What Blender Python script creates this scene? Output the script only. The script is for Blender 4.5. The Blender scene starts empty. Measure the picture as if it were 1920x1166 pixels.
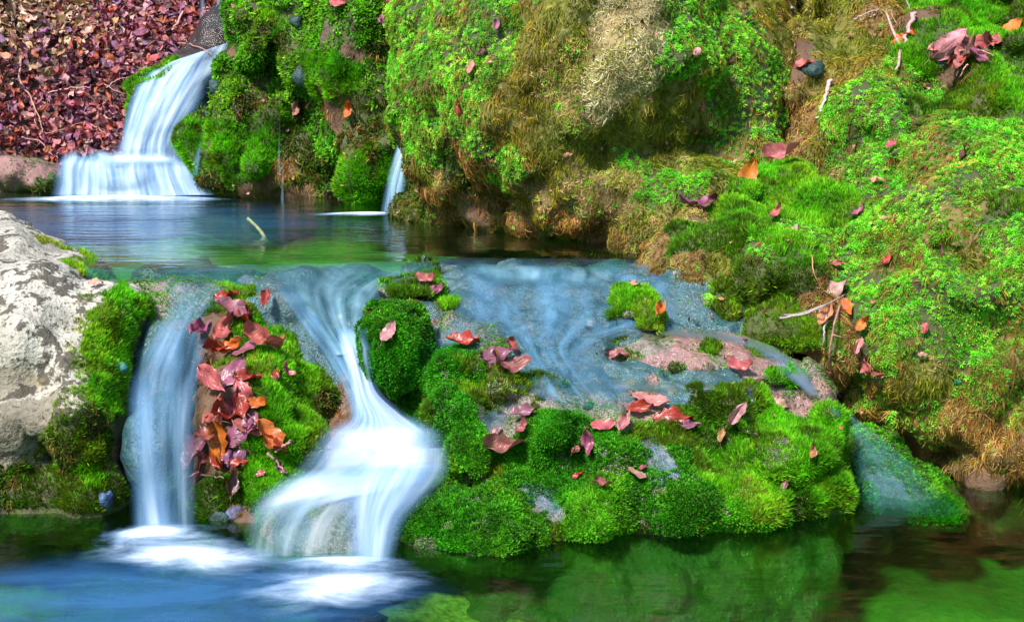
import bpy, math, random
import numpy as np
from mathutils import Vector, Matrix
from mathutils.bvhtree import BVHTree

rng = np.random.default_rng(7)
random.seed(7)
SC = bpy.context.scene
COL = SC.collection
R = math.radians

# ------------------------------------------------------------------ camera, sky, sun, exposure
FOC, PITCH, CAMZ = 51.0, 10.0, 1.03
F = 1920 * FOC / 36.0
cam = bpy.data.cameras.new('camera'); cam.lens = FOC; cam.sensor_width = 36; cam.clip_end = 400; cam.clip_start = 0.05
co = bpy.data.objects.new('camera', cam); COL.objects.link(co)
co.location = (0, 0, CAMZ); co.rotation_euler = (R(90 - PITCH), 0, 0)
SC.camera = co

SUN_EL, SUN_AZ = 50.0, -36.0          # azimuth: degrees from straight behind the camera, negative = from the left
w = bpy.data.worlds.new('World'); SC.world = w; w.use_nodes = True
nt = w.node_tree; bg = nt.nodes['Background']
sky = nt.nodes.new('ShaderNodeTexSky'); sky.sky_type = 'NISHITA'; sky.sun_disc = False
# direction towards the sun
sd = Vector((math.sin(R(SUN_AZ)) * math.cos(R(SUN_EL)), -math.cos(R(SUN_AZ)) * math.cos(R(SUN_EL)), math.sin(R(SUN_EL))))
sky.sun_elevation = R(SUN_EL); sky.sun_rotation = math.atan2(sd.x, sd.y)
sky.air_density = 1.0; sky.dust_density = 0.6; sky.ozone_density = 1.5
nt.links.new(sky.outputs[0], bg.inputs[0]); bg.inputs[1].default_value = 0.12
sl = bpy.data.lights.new('sun', 'SUN'); sl.energy = 3.7; sl.angle = R(8); sl.color = (1.0, 0.95, 0.86)
so = bpy.data.objects.new('sun', sl); COL.objects.link(so)
so.rotation_euler = (-sd).to_track_quat('-Z', 'Y').to_euler(); so.location = sd * 20
vs = SC.view_settings; vs.view_transform = 'Standard'; vs.look = 'None'; vs.gamma = 1.0; vs.use_curve_mapping = False
vs.exposure = 1.25
SC.cycles.max_bounces = 8; SC.cycles.transparent_max_bounces = 16
SC.cycles.diffuse_bounces = 3; SC.cycles.glossy_bounces = 3; SC.cycles.transmission_bounces = 4
SC.cycles.use_denoising = True
SC.cycles.caustics_reflective = False; SC.cycles.caustics_refractive = False

# ------------------------------------------------------------------ picking points of the place
cp, sp_ = math.cos(R(PITCH)), math.sin(R(PITCH))
def ray(px, py):
    x = (np.asarray(px, float) - 960) / F; y = -(np.asarray(py, float) - 583) / F
    return np.stack([x, cp + y * sp_, -sp_ + y * cp], -1)
def P(px, py, Y):
    d = ray(px, py); return d / d[..., 1:2] * np.asarray(Y, float)[..., None] + np.array([0, 0, CAMZ])
def Pz(px, py, z):
    d = ray(px, py); t = (z - CAMZ) / d[..., 2:3]; return d * t + np.array([0, 0, CAMZ])
def to_px(p):
    q = p - np.array([0, 0, CAMZ]); f = q[..., 1] * cp - q[..., 2] * sp_; u = q[..., 1] * sp_ + q[..., 2] * cp
    return 960 + q[..., 0] / f * F, 583 - u / f * F, f
ZU, ZL = 0.48, 0.0                      # water levels of the two pools

# ------------------------------------------------------------------ noise
def _hash(ix, iy, iz, seed):
    h = (ix * 374761393 + iy * 668265263 + iz * 2147483647 + seed * 974711) & 0xFFFFFFFF
    h = ((h ^ (h >> 13)) * 1274126177) & 0xFFFFFFFF
    h = ((h ^ (h >> 16)) * 2246822519) & 0xFFFFFFFF
    return (h ^ (h >> 15)) & 0xFFFFFFFF
def vnoise(p, seed=0):
    """smooth value noise, about -1..1"""
    i = np.floor(p).astype(np.int64); f = p - i; u = f * f * f * (f * (f * 6 - 15) + 10)
    r = 0
    for dx in (0, 1):
        wx = u[:, 0] if dx else 1 - u[:, 0]
        for dy in (0, 1):
            wy = u[:, 1] if dy else 1 - u[:, 1]
            for dz in (0, 1):
                wz = u[:, 2] if dz else 1 - u[:, 2]
                r = r + wx * wy * wz * (_hash(i[:, 0] + dx, i[:, 1] + dy, i[:, 2] + dz, seed) / 2147483647.5 - 1)
    return r
def fbm(p, seed=0, oct=3):
    s = 0; a = 1.0; q = p.copy()
    for k in range(oct):
        s = s + a * vnoise(q, seed + k * 17); a *= 0.5; q = q * 2.03 + 3.7
    return s

# ------------------------------------------------------------------ materials
def mat(name):
    m = bpy.data.materials.new(name); m.use_nodes = True
    n = m.node_tree.nodes; n.clear()
    return m, n, m.node_tree.links
def N(nodes, kind, **kw):
    x = nodes.new('ShaderNode' + kind)
    for k, v in kw.items():
        if hasattr(x, k): setattr(x, k, v)
        else: x.inputs[k.replace('_', ' ')].default_value = v
    return x
def mathn(n, l, op, a, b=None, clamp=False):
    x = n.new('ShaderNodeMath'); x.operation = op; x.use_clamp = clamp
    for k, v in enumerate((a, b)):
        if v is None: continue
        if isinstance(v, (int, float)): x.inputs[k].default_value = v
        else: l.new(v, x.inputs[k])
    return x.outputs[0]
def ramp(n, l, fac, stops):
    x = n.new('ShaderNodeValToRGB'); e = x.color_ramp.elements
    while len(e) < len(stops): e.new(0.5)
    for k, (p_, c) in enumerate(stops):
        e[k].position = p_; e[k].color = (*c, 1) if len(c) == 3 else c
    l.new(fac, x.inputs[0]); return x.outputs[0]
def mixc(n, l, fac, a, b, mode='MIX'):
    x = n.new('ShaderNodeMix'); x.data_type = 'RGBA'; x.blend_type = mode
    for sock, v in ((x.inputs[0], fac), (x.inputs[6], a), (x.inputs[7], b)):
        if isinstance(v, (int, float)): sock.default_value = v
        elif isinstance(v, tuple): sock.default_value = (*v, 1)
        else: l.new(v, sock)
    return x.outputs[2]
def noise_tex(n, l, vec, scale, detail=4, rough=0.55):
    x = n.new('ShaderNodeTexNoise'); x.inputs['Scale'].default_value = scale
    x.inputs['Detail'].default_value = detail; x.inputs['Roughness'].default_value = rough
    if vec is not None: l.new(vec, x.inputs['Vector'])
    return x.outputs[0]
def bump(n, l, h, strength, dist):
    x = n.new('ShaderNodeBump'); x.inputs['Strength'].default_value = strength; x.inputs['Distance'].default_value = dist
    l.new(h, x.inputs['Height']); return x.outputs[0]
def finish(n, l, shader):
    o = n.new('ShaderNodeOutputMaterial'); l.new(shader, o.inputs[0])

def m_rock(name, rough=0.65, spec=0.4, var=0.6):
    m, n, l = mat(name)
    c = N(n, 'Attribute', attribute_name='Col').outputs[0]
    pos = n.new('ShaderNodeNewGeometry').outputs[0]
    a = noise_tex(n, l, pos, 38, 6, 0.65); b = noise_tex(n, l, pos, 9, 4)
    g = mathn(n, l, 'MULTIPLY_ADD', a, var * 1.6); n[-1].inputs[2].default_value = 1 - var * 0.8
    cc = mixc(n, l, 1.0, c, g, 'MULTIPLY')
    cc = mixc(n, l, ramp(n, l, b, [(0.52, (0, 0, 0)), (0.7, (.5, .5, .5))]), cc, (0.05, 0.03, 0.02))
    p = n.new('ShaderNodeBsdfPrincipled'); l.new(cc, p.inputs['Base Color'])
    p.inputs['Roughness'].default_value = rough; p.inputs['Specular IOR Level'].default_value = spec
    h = mathn(n, l, 'ADD', a, b)
    l.new(bump(n, l, h, 0.7, 0.02), p.inputs['Normal']); finish(n, l, p.outputs[0]); return m
M_ROCK = m_rock('damp_soil_rock')
M_WET = m_rock('wet_rock', 0.2, 0.6, 0.95)

def m_boulder():
    m, n, l = mat('lichen_limestone')
    c = N(n, 'Attribute', attribute_name='Col').outputs[0]
    pos = n.new('ShaderNodeNewGeometry').outputs[0]
    big = noise_tex(n, l, pos, 7, 5, 0.6); mid = noise_tex(n, l, pos, 26, 6, 0.62); fine = noise_tex(n, l, pos, 120, 3, 0.6)
    cc = mixc(n, l, 1.0, c, ramp(n, l, big, [(0.3, (.62, .60, .55)), (0.58, (1.12, 1.09, 1.03))]), 'MULTIPLY')
    lich = ramp(n, l, mathn(n, l, 'ADD', mid, mathn(n, l, 'MULTIPLY', big, 0.7)), [(0.885, (0, 0, 0)), (0.93, (1, 1, 1))])
    cc = mixc(n, l, mathn(n, l, 'MULTIPLY', lich, 0.9), cc, (0.045, 0.035, 0.022))
    dots = ramp(n, l, noise_tex(n, l, pos, 70, 3, .5), [(0.60, (0, 0, 0)), (0.65, (1, 1, 1))])
    cc = mixc(n, l, mathn(n, l, 'MULTIPLY', dots, 0.75), cc, (0.05, 0.04, 0.025))
    och = ramp(n, l, noise_tex(n, l, pos, 15, 5, 0.7), [(0.6, (0, 0, 0)), (0.68, (1, 1, 1))])
    cc = mixc(n, l, mathn(n, l, 'MULTIPLY', och, 0.45), cc, (0.22, 0.15, 0.05))
    cc = mixc(n, l, 1.0, cc, ramp(n, l, fine, [(0.3, (.75, .75, .75)), (0.65, (1.1, 1.1, 1.1))]), 'MULTIPLY')
    p = n.new('ShaderNodeBsdfPrincipled'); l.new(cc, p.inputs['Base Color']); p.inputs['Roughness'].default_value = 0.8
    h = mathn(n, l, 'ADD', mathn(n, l, 'MULTIPLY', mid, 1.2), mathn(n, l, 'MULTIPLY', fine, 0.3))
    l.new(bump(n, l, h, 0.8, 0.02), p.inputs['Normal']); finish(n, l, p.outputs[0]); return m
M_BOULD = m_boulder()

def m_plant(name, transl=0.3, rough=0.5):
    m, n, l = mat(name)
    c = N(n, 'Attribute', attribute_name='Col').outputs[0]
    p = n.new('ShaderNodeBsdfPrincipled'); l.new(c, p.inputs['Base Color']); p.inputs['Roughness'].default_value = rough
    p.inputs['Specular IOR Level'].default_value = 0.25
    t = n.new('ShaderNodeBsdfTranslucent'); l.new(mixc(n, l, 1.0, c, (1.0, 1.1, 0.5), 'MULTIPLY'), t.inputs[0])
    x = n.new('ShaderNodeMixShader'); x.inputs[0].default_value = transl
    l.new(p.outputs[0], x.inputs[1]); l.new(t.outputs[0], x.inputs[2]); finish(n, l, x.outputs[0]); return m
M_MOSS = m_plant('moss_leaf', 0.42, 0.55)
M_DRY = m_plant('dry_moss_leaf', 0.15, 0.8)

def m_leaf(name, source, rough=0.42):
    m, n, l = mat(name)
    if source == 'object': c = n.new('ShaderNodeObjectInfo').outputs['Color']
    else: c = N(n, 'Attribute', attribute_name='Col').outputs[0]
    uv = n.new('ShaderNodeTexCoord').outputs['UV']
    sep = n.new('ShaderNodeSeparateXYZ'); l.new(uv, sep.inputs[0])
    au = mathn(n, l, 'ABSOLUTE', mathn(n, l, 'SUBTRACT', sep.outputs[0], 0.5))
    vv = mathn(n, l, 'SUBTRACT', sep.outputs[1], mathn(n, l, 'MULTIPLY', au, 0.75))
    vein = mathn(n, l, 'ABSOLUTE', mathn(n, l, 'SINE', mathn(n, l, 'MULTIPLY', vv, 27.0)))
    veinm = ramp(n, l, vein, [(0.0, (1, 1, 1)), (0.3, (0, 0, 0))])
    mid = ramp(n, l, au, [(0.0, (1, 1, 1)), (0.035, (0, 0, 0))])
    vm = mathn(n, l, 'MAXIMUM', veinm, mid)
    pos = n.new('ShaderNodeNewGeometry').outputs[0]
    a = noise_tex(n, l, pos, 45, 5, 0.65)
    cc = mixc(n, l, 1.0, c, ramp(n, l, a, [(0.3, (.5, .45, .42)), (0.65, (1.25, 1.2, 1.15))]), 'MULTIPLY')
    cc = mixc(n, l, mathn(n, l, 'MULTIPLY', vm, 0.35), cc, mixc(n, l, 1.0, c, (1.5, 1.35, 1.2), 'MULTIPLY'))
    p = n.new('ShaderNodeBsdfPrincipled'); l.new(cc, p.inputs['Base Color']); p.inputs['Roughness'].default_value = rough
    p.inputs['Specular IOR Level'].default_value = 0.5
    l.new(bump(n, l, mathn(n, l, 'ADD', vm, mathn(n, l, 'MULTIPLY', a, 1.5)), 0.5, 0.0015), p.inputs['Normal'])
    t = n.new('ShaderNodeBsdfTranslucent'); l.new(cc, t.inputs[0])
    x = n.new('ShaderNodeMixShader'); x.inputs[0].default_value = 0.18
    l.new(p.outputs[0], x.inputs[1]); l.new(t.outputs[0], x.inputs[2]); finish(n, l, x.outputs[0]); return m
M_LEAF = m_leaf('fallen_leaf_blade', 'object', 0.55)
M_LEAFW = m_leaf('wet_leaf_blade', 'object', 0.36)
M_LITTER = m_leaf('leaf_litter_blade', 'vertex', 0.45)

def m_wood():
    m, n, l = mat('twig_bark')
    c = n.new('ShaderNodeObjectInfo').outputs['Color']
    pos = n.new('ShaderNodeNewGeometry').outputs[0]
    a = noise_tex(n, l, pos, 90, 5, 0.6)
    cc = mixc(n, l, 1.0, c, ramp(n, l, a, [(0.3, (.5, .5, .5)), (0.65, (1.2, 1.2, 1.2))]), 'MULTIPLY')
    p = n.new('ShaderNodeBsdfPrincipled'); l.new(cc, p.inputs['Base Color']); p.inputs['Roughness'].default_value = 0.6
    l.new(bump(n, l, a, 0.6, 0.002), p.inputs['Normal']); finish(n, l, p.outputs[0]); return m
M_WOOD = m_wood()

def m_stone():
    m, n, l = mat('wet_cobble')
    c = n.new('ShaderNodeObjectInfo').outputs['Color']
    pos = n.new('ShaderNodeNewGeometry').outputs[0]
    a = noise_tex(n, l, pos, 50, 5, 0.6)
    cc = mixc(n, l, 1.0, c, ramp(n, l, a, [(0.3, (.45, .45, .45)), (0.65, (1.3, 1.3, 1.3))]), 'MULTIPLY')
    p = n.new('ShaderNodeBsdfPrincipled'); l.new(cc, p.inputs['Base Color']); p.inputs['Roughness'].default_value = 0.5
    l.new(bump(n, l, a, 1.0, 0.012), p.inputs['Normal']); finish(n, l, p.outputs[0]); return m
M_STONE = m_stone()

def m_pool(name, tint, rough, sx, sy, bstr, refl=1.15):
    """still water: tinted see-through body with a Fresnel mirror, softly rippled"""
    m, n, l = mat(name)
    pos = n.new('ShaderNodeNewGeometry').outputs[0]
    mp = n.new('ShaderNodeMapping'); mp.inputs['Scale'].default_value = (sx, sy, 1); l.new(pos, mp.inputs[0])
    a = noise_tex(n, l, mp.outputs[0], 1.0, 3, 0.5)
    nb = bump(n, l, a, bstr, 0.02)
    t = n.new('ShaderNodeBsdfTransparent'); t.inputs[0].default_value = (*tint, 1)
    g = n.new('ShaderNodeBsdfGlossy'); g.inputs['Roughness'].default_value = rough; l.new(nb, g.inputs['Normal'])
    g.inputs[0].default_value = (0.95, 0.97, 1, 1)
    fr = n.new('ShaderNodeFresnel'); fr.inputs[0].default_value = 1.36; l.new(nb, fr.inputs['Normal'])
    f = mathn(n, l, 'MULTIPLY_ADD', fr.outputs[0], refl, True); n[-1].inputs[2].default_value = 0.04
    x = n.new('ShaderNodeMixShader'); l.new(f, x.inputs[0]); l.new(t.outputs[0], x.inputs[1]); l.new(g.outputs[0], x.inputs[2])
    finish(n, l, x.outputs[0]); return m

def m_silk(name, c_thin, c_thick, su, sv, lo, hi, gloss=0.25, seed=0.0, thr=(0.3, 0.75), mottle=0.0, detail=2.5):
    """running water: soft streaks along the flow, a wet gloss, see-through where it is thin"""
    m, n, l = mat(name)
    uv = n.new('ShaderNodeTexCoord').outputs['UV']
    def streak(k, off, det):
        mp = n.new('ShaderNodeMapping'); mp.inputs['Scale'].default_value = (su * k, sv * k, 1); mp.inputs['Location'].default_value = (seed + off, seed * 1.7 + off, 0)
        l.new(uv, mp.inputs[0]); return noise_tex(n, l, mp.outputs[0], 1.0, det, 0.5)
    s1 = streak(1.0, 0, detail); s2 = streak(3.1, 4.4, 2.0)
    sm = mathn(n, l, 'ADD', mathn(n, l, 'MULTIPLY', s1, .8), mathn(n, l, 'MULTIPLY', s2, .2))
    if mottle:
        pos = n.new('ShaderNodeNewGeometry').outputs[0]
        sm = mathn(n, l, 'ADD', mathn(n, l, 'MULTIPLY', sm, 1 - mottle), mathn(n, l, 'MULTIPLY', noise_tex(n, l, pos, 24, 5, .62), mottle))
    st = ramp(n, l, sm, [(thr[0], (0, 0, 0)), (thr[1], (1, 1, 1))])
    at = N(n, 'Attribute', attribute_name='alpha').outputs['Fac']
    a0 = mathn(n, l, 'MULTIPLY_ADD', st, hi - lo); n[-1].inputs[2].default_value = lo
    al = mathn(n, l, 'MULTIPLY', a0, at, True)
    cc = mixc(n, l, mathn(n, l, 'POWER', mathn(n, l, 'MULTIPLY', st, at, True), 0.8), c_thin, c_thick)
    d = n.new('ShaderNodeBsdfDiffuse'); l.new(cc, d.inputs[0])
    tr = n.new('ShaderNodeBsdfTranslucent'); l.new(cc, tr.inputs[0])
    x1 = n.new('ShaderNodeMixShader'); x1.inputs[0].default_value = 0.4; l.new(d.outputs[0], x1.inputs[1]); l.new(tr.outputs[0], x1.inputs[2])
    t = n.new('ShaderNodeBsdfTransparent')
    x2 = n.new('ShaderNodeMixShader'); l.new(al, x2.inputs[0]); l.new(t.outputs[0], x2.inputs[1]); l.new(x1.outputs[0], x2.inputs[2])
    g = n.new('ShaderNodeBsdfGlossy'); g.inputs['Roughness'].default_value = 0.38
    l.new(bump(n, l, sm, 0.3, 0.008), g.inputs['Normal'])
    lw = n.new('ShaderNodeFresnel'); lw.inputs[0].default_value = 1.33
    gf = mathn(n, l, 'MULTIPLY', lw.outputs[0], mathn(n, l, 'MULTIPLY', at, gloss), True)
    x3 = n.new('ShaderNodeMixShader'); l.new(gf, x3.inputs[0]); l.new(x2.outputs[0], x3.inputs[1]); l.new(g.outputs[0], x3.inputs[2])
    finish(n, l, x3.outputs[0]); return m

# ------------------------------------------------------------------ mesh helpers
def link(o, parent=None):
    COL.objects.link(o)
    if parent is not None:
        o.parent = parent; o.matrix_parent_inverse = Matrix.Translation(-Vector(parent.location)) if parent.type == 'EMPTY' else Matrix()
    return o
def mesh_np(name, verts, quads, material, parent=None, cols=None, uvs=None, alpha=None, smooth=True):
    """verts n x 3, quads m x 3 or m x 4"""
    me = bpy.data.meshes.new(name); verts = np.asarray(verts, np.float32); quads = np.asarray(quads, np.int32)
    k = quads.shape[1]; nf = len(quads)
    me.vertices.add(len(verts)); me.vertices.foreach_set('co', verts.ravel())
    me.loops.add(nf * k); me.loops.foreach_set('vertex_index', quads.ravel())
    me.polygons.add(nf); me.polygons.foreach_set('loop_start', np.arange(0, nf * k, k, dtype=np.int32))
    me.polygons.foreach_set('use_smooth', np.full(nf, smooth))
    if cols is not None:
        a = me.attributes.new('Col', 'FLOAT_COLOR', 'POINT')
        a.data.foreach_set('color', np.concatenate([cols, np.ones((len(cols), 1))], 1).astype(np.float32).ravel())
    if alpha is not None:
        a = me.attributes.new('alpha', 'FLOAT', 'POINT'); a.data.foreach_set('value', np.asarray(alpha, np.float32).ravel())
    if uvs is not None:
        u = me.uv_layers.new(name='UVMap'); u.data.foreach_set('uv', np.asarray(uvs, np.float32)[quads.ravel()].ravel())
    me.update(calc_edges=True); me.validate()
    me.materials.append(material)
    return link(bpy.data.objects.new(name, me), parent)
def tag(o, label=None, cat=None, group=None, kind=None):
    for k, v in (('label', label), ('category', cat), ('group', group), ('kind', kind)):
        if v: o[k] = v
    return o
def thing(name, label, cat, loc, group=None):
    o = bpy.data.objects.new(name, None); o.location = Vector(loc); o.empty_display_size = 0.1; COL.objects.link(o)
    return tag(o, label, cat, group)

def surface_nets(v, org, h):
    nx, ny, nz = v.shape; c = {}
    for i in (0, 1):
        for j in (0, 1):
            for k in (0, 1): c[i, j, k] = v[i:nx - 1 + i, j:ny - 1 + j, k:nz - 1 + k]
    cnt = sum((c[q] < 0).astype(np.int8) for q in c); mask = (cnt > 0) & (cnt < 8)
    ii = np.argwhere(mask); cv = {q: c[q][mask] for q in c}
    acc = np.zeros((len(ii), 3)); num = np.zeros(len(ii))
    for a in cv:
        for ax in range(3):
            if a[ax]: continue
            b = list(a); b[ax] = 1; b = tuple(b)
            x, y = cv[a], cv[b]; cr = (x < 0) != (y < 0)
            t = np.where(cr, x / np.where(x == y, 1, x - y), 0)
            p = np.tile(np.array(a, float), (len(ii), 1)); p[:, ax] = t
            acc += p * cr[:, None]; num += cr
    vert = (ii + acc / num[:, None]) * h + org
    idx = np.full(mask.shape, -1, np.int64); idx[mask] = np.arange(len(ii))
    s = v < 0; Q = []
    for ax in range(3):
        sl0 = [slice(None)] * 3; sl1 = [slice(None)] * 3; sl0[ax] = slice(0, -1); sl1[ax] = slice(1, None)
        d = s[tuple(sl0)] != s[tuple(sl1)]; e = np.argwhere(d)
        o1, o2 = [(1, 2), (2, 0), (0, 1)][ax]
        ok = (e[:, o1] > 0) & (e[:, o2] > 0) & (e[:, o1] < v.shape[o1] - 1) & (e[:, o2] < v.shape[o2] - 1); e = e[ok]
        inside = s[tuple(e.T)]
        def cell(a, b):
            q = e.copy(); q[:, o1] -= a; q[:, o2] -= b; return idx[tuple(q.T)]
        f = np.stack([cell(1, 1), cell(0, 1), cell(0, 0), cell(1, 0)], 1)
        f[~inside] = f[~inside][:, ::-1]; Q.append(f)
    return vert, np.concatenate(Q)

class El:
    """a rounded lump: pixel centre and radii read at depth Y, own depth radius in metres, roll about the depth axis"""
    def __init__(s, px, py, Y, rx, ry, dep, roll=0, pitch=0):
        s.c = P(px, py, Y); s.r = np.array([rx * Y / F, dep, ry * Y / F]); s.roll = roll
        s.m = np.array((Matrix.Rotation(R(roll), 3, 'Y') @ Matrix.Rotation(R(pitch), 3, 'X')).transposed())
        s.R = float(max(s.r))
    def d(s, p):
        A = (s.m / s.r[:, None]).T.astype(np.float32); q = (p - s.c.astype(np.float32)) @ A; k0 = np.sqrt(np.einsum('ij,ij->i', q, q))
        q /= s.r.astype(np.float32); k1 = np.sqrt(np.einsum('ij,ij->i', q, q)) + 1e-9
        return k0 * (k0 - 1) / k1
    def box(s): return s.c - s.R, s.c + s.R
class Fn:
    def __init__(s, f, lo, hi): s.d = f; s.lo, s.hi = np.array(lo, float), np.array(hi, float)
    def box(s): return s.lo, s.hi
def smin(a, b, k):
    hh = np.clip(0.5 + 0.5 * (b - a) / k, 0, 1); return b * (1 - hh) + a * hh - k * hh * (1 - hh)

TERRAIN = []      # (verts, quads) of everything solid, for laying things on it
def rock(name, prims, h, k, n1, n2, cuts=(), lo=None, hi=None, zmin=None):
    """smooth union of lumps with two scales of noise, as a closed mesh"""
    L = np.min([q.box()[0] for q in prims], 0) - 3 * h - n1[0]; H = np.max([q.box()[1] for q in prims], 0) + 3 * h + n1[0]
    if lo is not None: L = np.maximum(L, lo)
    if hi is not None: H = np.minimum(H, hi)
    S = 4; dim = (np.ceil((H - L) / (h * S)).astype(int) + 1) * S + 1
    ax = [L[a] + h * np.arange(dim[a]) for a in range(3)]
    def field(g):
        d = None
        for q in prims:
            e = q.d(g); d = e if d is None else smin(d, e, k)
        for q in cuts: d = -smin(-d, q.d(g), k * 0.6)
        return d
    cg = np.stack(np.meshgrid(*[x[::S] for x in ax], indexing='ij'), -1); cd = field(cg.reshape(-1, 3).astype(np.float32)).reshape(cg.shape[:3])
    v = cd
    for a in range(3): v = np.repeat(v, S, axis=a)
    v = v[:dim[0], :dim[1], :dim[2]].astype(float)
    near = np.abs(cd) < S * h * 1.9 + 2 * n1[0]
    for a in range(3):      # widen by one coarse cell
        m_ = near.copy(); sl0 = [slice(None)] * 3; sl1 = [slice(None)] * 3; sl0[a] = slice(0, -1); sl1[a] = slice(1, None)
        m_[tuple(sl1)] |= near[tuple(sl0)]; m_[tuple(sl0)] |= near[tuple(sl1)]; near = m_
    for a in range(3): near = np.repeat(near, S, axis=a)
    ix = np.argwhere(near[:dim[0], :dim[1], :dim[2]])
    gn = np.stack([ax[a][ix[:, a]] for a in range(3)], 1).astype(np.float32)
    d = field(gn)
    nb = np.abs(d) < 2.5 * h + 2 * n1[0]
    d[nb] += n1[0] * fbm(gn[nb] * n1[1], 11, 2) + n2[0] * fbm(gn[nb] * n2[1], 23, 2)
    v[tuple(ix.T)] = d
    for a in range(3):
        for e in (0, -1):
            sl = [slice(None)] * 3; sl[a] = e; v[tuple(sl)] = np.maximum(v[tuple(sl)], h)
    V, Q = surface_nets(v, L, h)
    TERRAIN.append((V, Q)); return V, Q

def normals(V, Q):
    a, b, c, d = (V[Q[:, i]] for i in range(4)) if Q.shape[1] == 4 else (*[V[Q[:, i]] for i in range(3)], V[Q[:, 2]])
    n = np.cross(c - a, d - b) if Q.shape[1] == 4 else np.cross(b - a, c - a)
    vn = np.zeros_like(V)
    for i in range(Q.shape[1]): np.add.at(vn, Q[:, i], n)
    return vn / (np.linalg.norm(vn, axis=1, keepdims=True) + 1e-12)

# ------------------------------------------------------------------ solid shapes
def ztab(pts):
    y, z = np.array(pts).T; return lambda t: np.interp(t, y, z)
SOL = {}
# cliff behind the upper pool, left
SOL['left_cliff'] = rock('left_cliff', [
    El(650, 60, 6.45, 200, 330, .75), El(700, 120, 6.1, 140, 260, .62),
    El(490, 70, 5.95, 50, 110, .26), El(565, 20, 6.0, 85, 90, .3), El(470, 175, 5.92, 66, 60, .2, 30),
    El(590, 120, 5.85, 60, 70, .22), El(520, 235, 5.85, 60, 85, .22, 15), El(440, 255, 5.85, 46, 84, .2, 20),
    El(440, 300, 5.72, 42, 62, .14), El(372, 250, 5.85, 30, 36, .1), El(485, 320, 5.72, 36, 55, .12), El(640, 140, 5.72, 55, 60, .2, 25),
    El(560, 300, 5.8, 60, 70, .16), El(700, 50, 5.75, 80, 80, .25), El(650, 250, 5.75, 60, 70, .2), El(690, 315, 5.52, 42, 72, .13), El(735, 290, 5.5, 40, 60, .12),
    El(720, 190, 5.65, 60, 90, .2), El(600, 360, 5.8, 60, 40, .15), El(470, 368, 5.85, 80, 30, .12), El(770, 330, 5.38, 40, 60, .12),
    El(670, -140, 6.3, 200, 160, .6), El(760, 300, 5.75, 80, 120, .3),
], 0.016, 0.05, (0.045, 5.0), (0.018, 17.0))
# the great bulging cliff in the middle
SOL['centre_cliff'] = rock('centre_cliff', [
    El(1090, 150, 5.02, 325, 335, .9), El(1130, 300, 4.78, 190, 150, .52), El(880, 120, 5.15, 128, 165, .45), El(830, 60, 5.2, 80, 90, .4), El(1330, 210, 4.85, 165, 230, .52),
    El(1170, 350, 4.5, 190, 105, .34, -6), El(955, 320, 4.95, 140, 110, .42), El(790, 385, 4.98, 60, 32, .14, -25), El(815, 340, 5.1, 45, 70, .18), El(1060, 390, 4.62, 130, 70, .3, -10),
    El(1000, 250, 4.75, 110, 140, .35, 15), El(1190, 120, 4.85, 120, 120, .42), El(1290, 390, 4.28, 110, 80, .26), El(1240, 440, 4.1, 60, 45, .16),
    El(1100, -180, 5.5, 420, 190, .8), El(1330, -60, 5.3, 170, 160, .6), El(980, 60, 4.95, 120, 90, .4), El(860, 190, 4.9, 90, 100, .28), El(880, 300, 4.95, 80, 90, .28),
El(1425, 300, 4.55, 60, 95, .26),
], 0.018, 0.10, (0.055, 3.6), (0.034, 12.0))
# bank above right
SOL['upper_bank'] = rock('upper_bank', [
    El(1620, 250, 4.55, 120, 130, .42), El(1590, 90, 5.05, 105, 150, .4), El(1700, 150, 4.75, 130, 110, .42), El(1800, 165, 4.55, 170, 52, .3, -22), El(1740, 130, 4.55, 60, 40, .2),
    El(1790, 40, 4.95, 120, 62, .34), El(1900, 40, 4.9, 90, 60, .3), El(1900, 110, 4.5, 110, 50, .25, -28), El(1820, 250, 4.6, 180, 120, .5), El(1950, 200, 4.5, 120, 110, .4),
    El(1740, -160, 5.5, 340, 180, .6), El(1490, 330, 4.6, 60, 60, .3), El(1560, 330, 4.4, 80, 70, .3), El(1480, 120, 5.35, 70, 200, .3),
    El(1680, 330, 4.2, 110, 90, .26, -20), El(1490, 240, 4.72, 80, 180, .3),
], 0.018, 0.07, (0.045, 4.5), (0.032, 13.0))
# stepped ledge right of the stream
SOL['ledge'] = rock('ledge', [
    El(1300, 525, 4.0, 92, 120, .36), El(1430, 500, 4.0, 150, 120, .42), El(1445, 590, 3.78, 110, 80, .27), El(1340, 570, 3.85, 80, 75, .25), El(1390, 388, 4.1, 72, 26, .13),
    El(1505, 392, 4.05, 58, 34, .13), El(1480, 470, 3.95, 80, 62, .25), El(1270, 430, 4.15, 70, 42, .2), El(1540, 640, 3.65, 42, 90, .18), El(1580, 430, 4.05, 80, 70, .28), El(1400, 440, 4.2, 170, 70, .3),
    El(1480, 360, 4.5, 60, 30, .3), El(1462, 348, 4.32, 60, 26, .16),
], 0.014, 0.03, (0.034, 6.0), (0.02, 18.0))
# large slope at the right edge
SOL['right_slope'] = rock('right_slope', [
    El(1835, 540, 4.0, 285, 300, .64), El(1760, 700, 3.85, 185, 190, .5), El(1860, 790, 3.75, 170, 140, .42), El(1720, 560, 3.85, 150, 170, .45), El(1800, 380, 4.3, 230, 120, .5), El(1690, 780, 3.75, 90, 100, .33),
    El(1660, 440, 4.05, 110, 100, .38), El(2050, 650, 4.0, 220, 330, .7), El(1640, 640, 3.75, 80, 130, .33),
    El(2000, 300, 4.6, 220, 200, .6), El(1585, 630, 3.8, 56, 130, .24), El(1600, 480, 4.05, 80, 90, .3), El(1790, 900, 3.75, 120, 40, .35),
], 0.016, 0.08, (0.05, 4.0), (0.034, 13.0))
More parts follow.
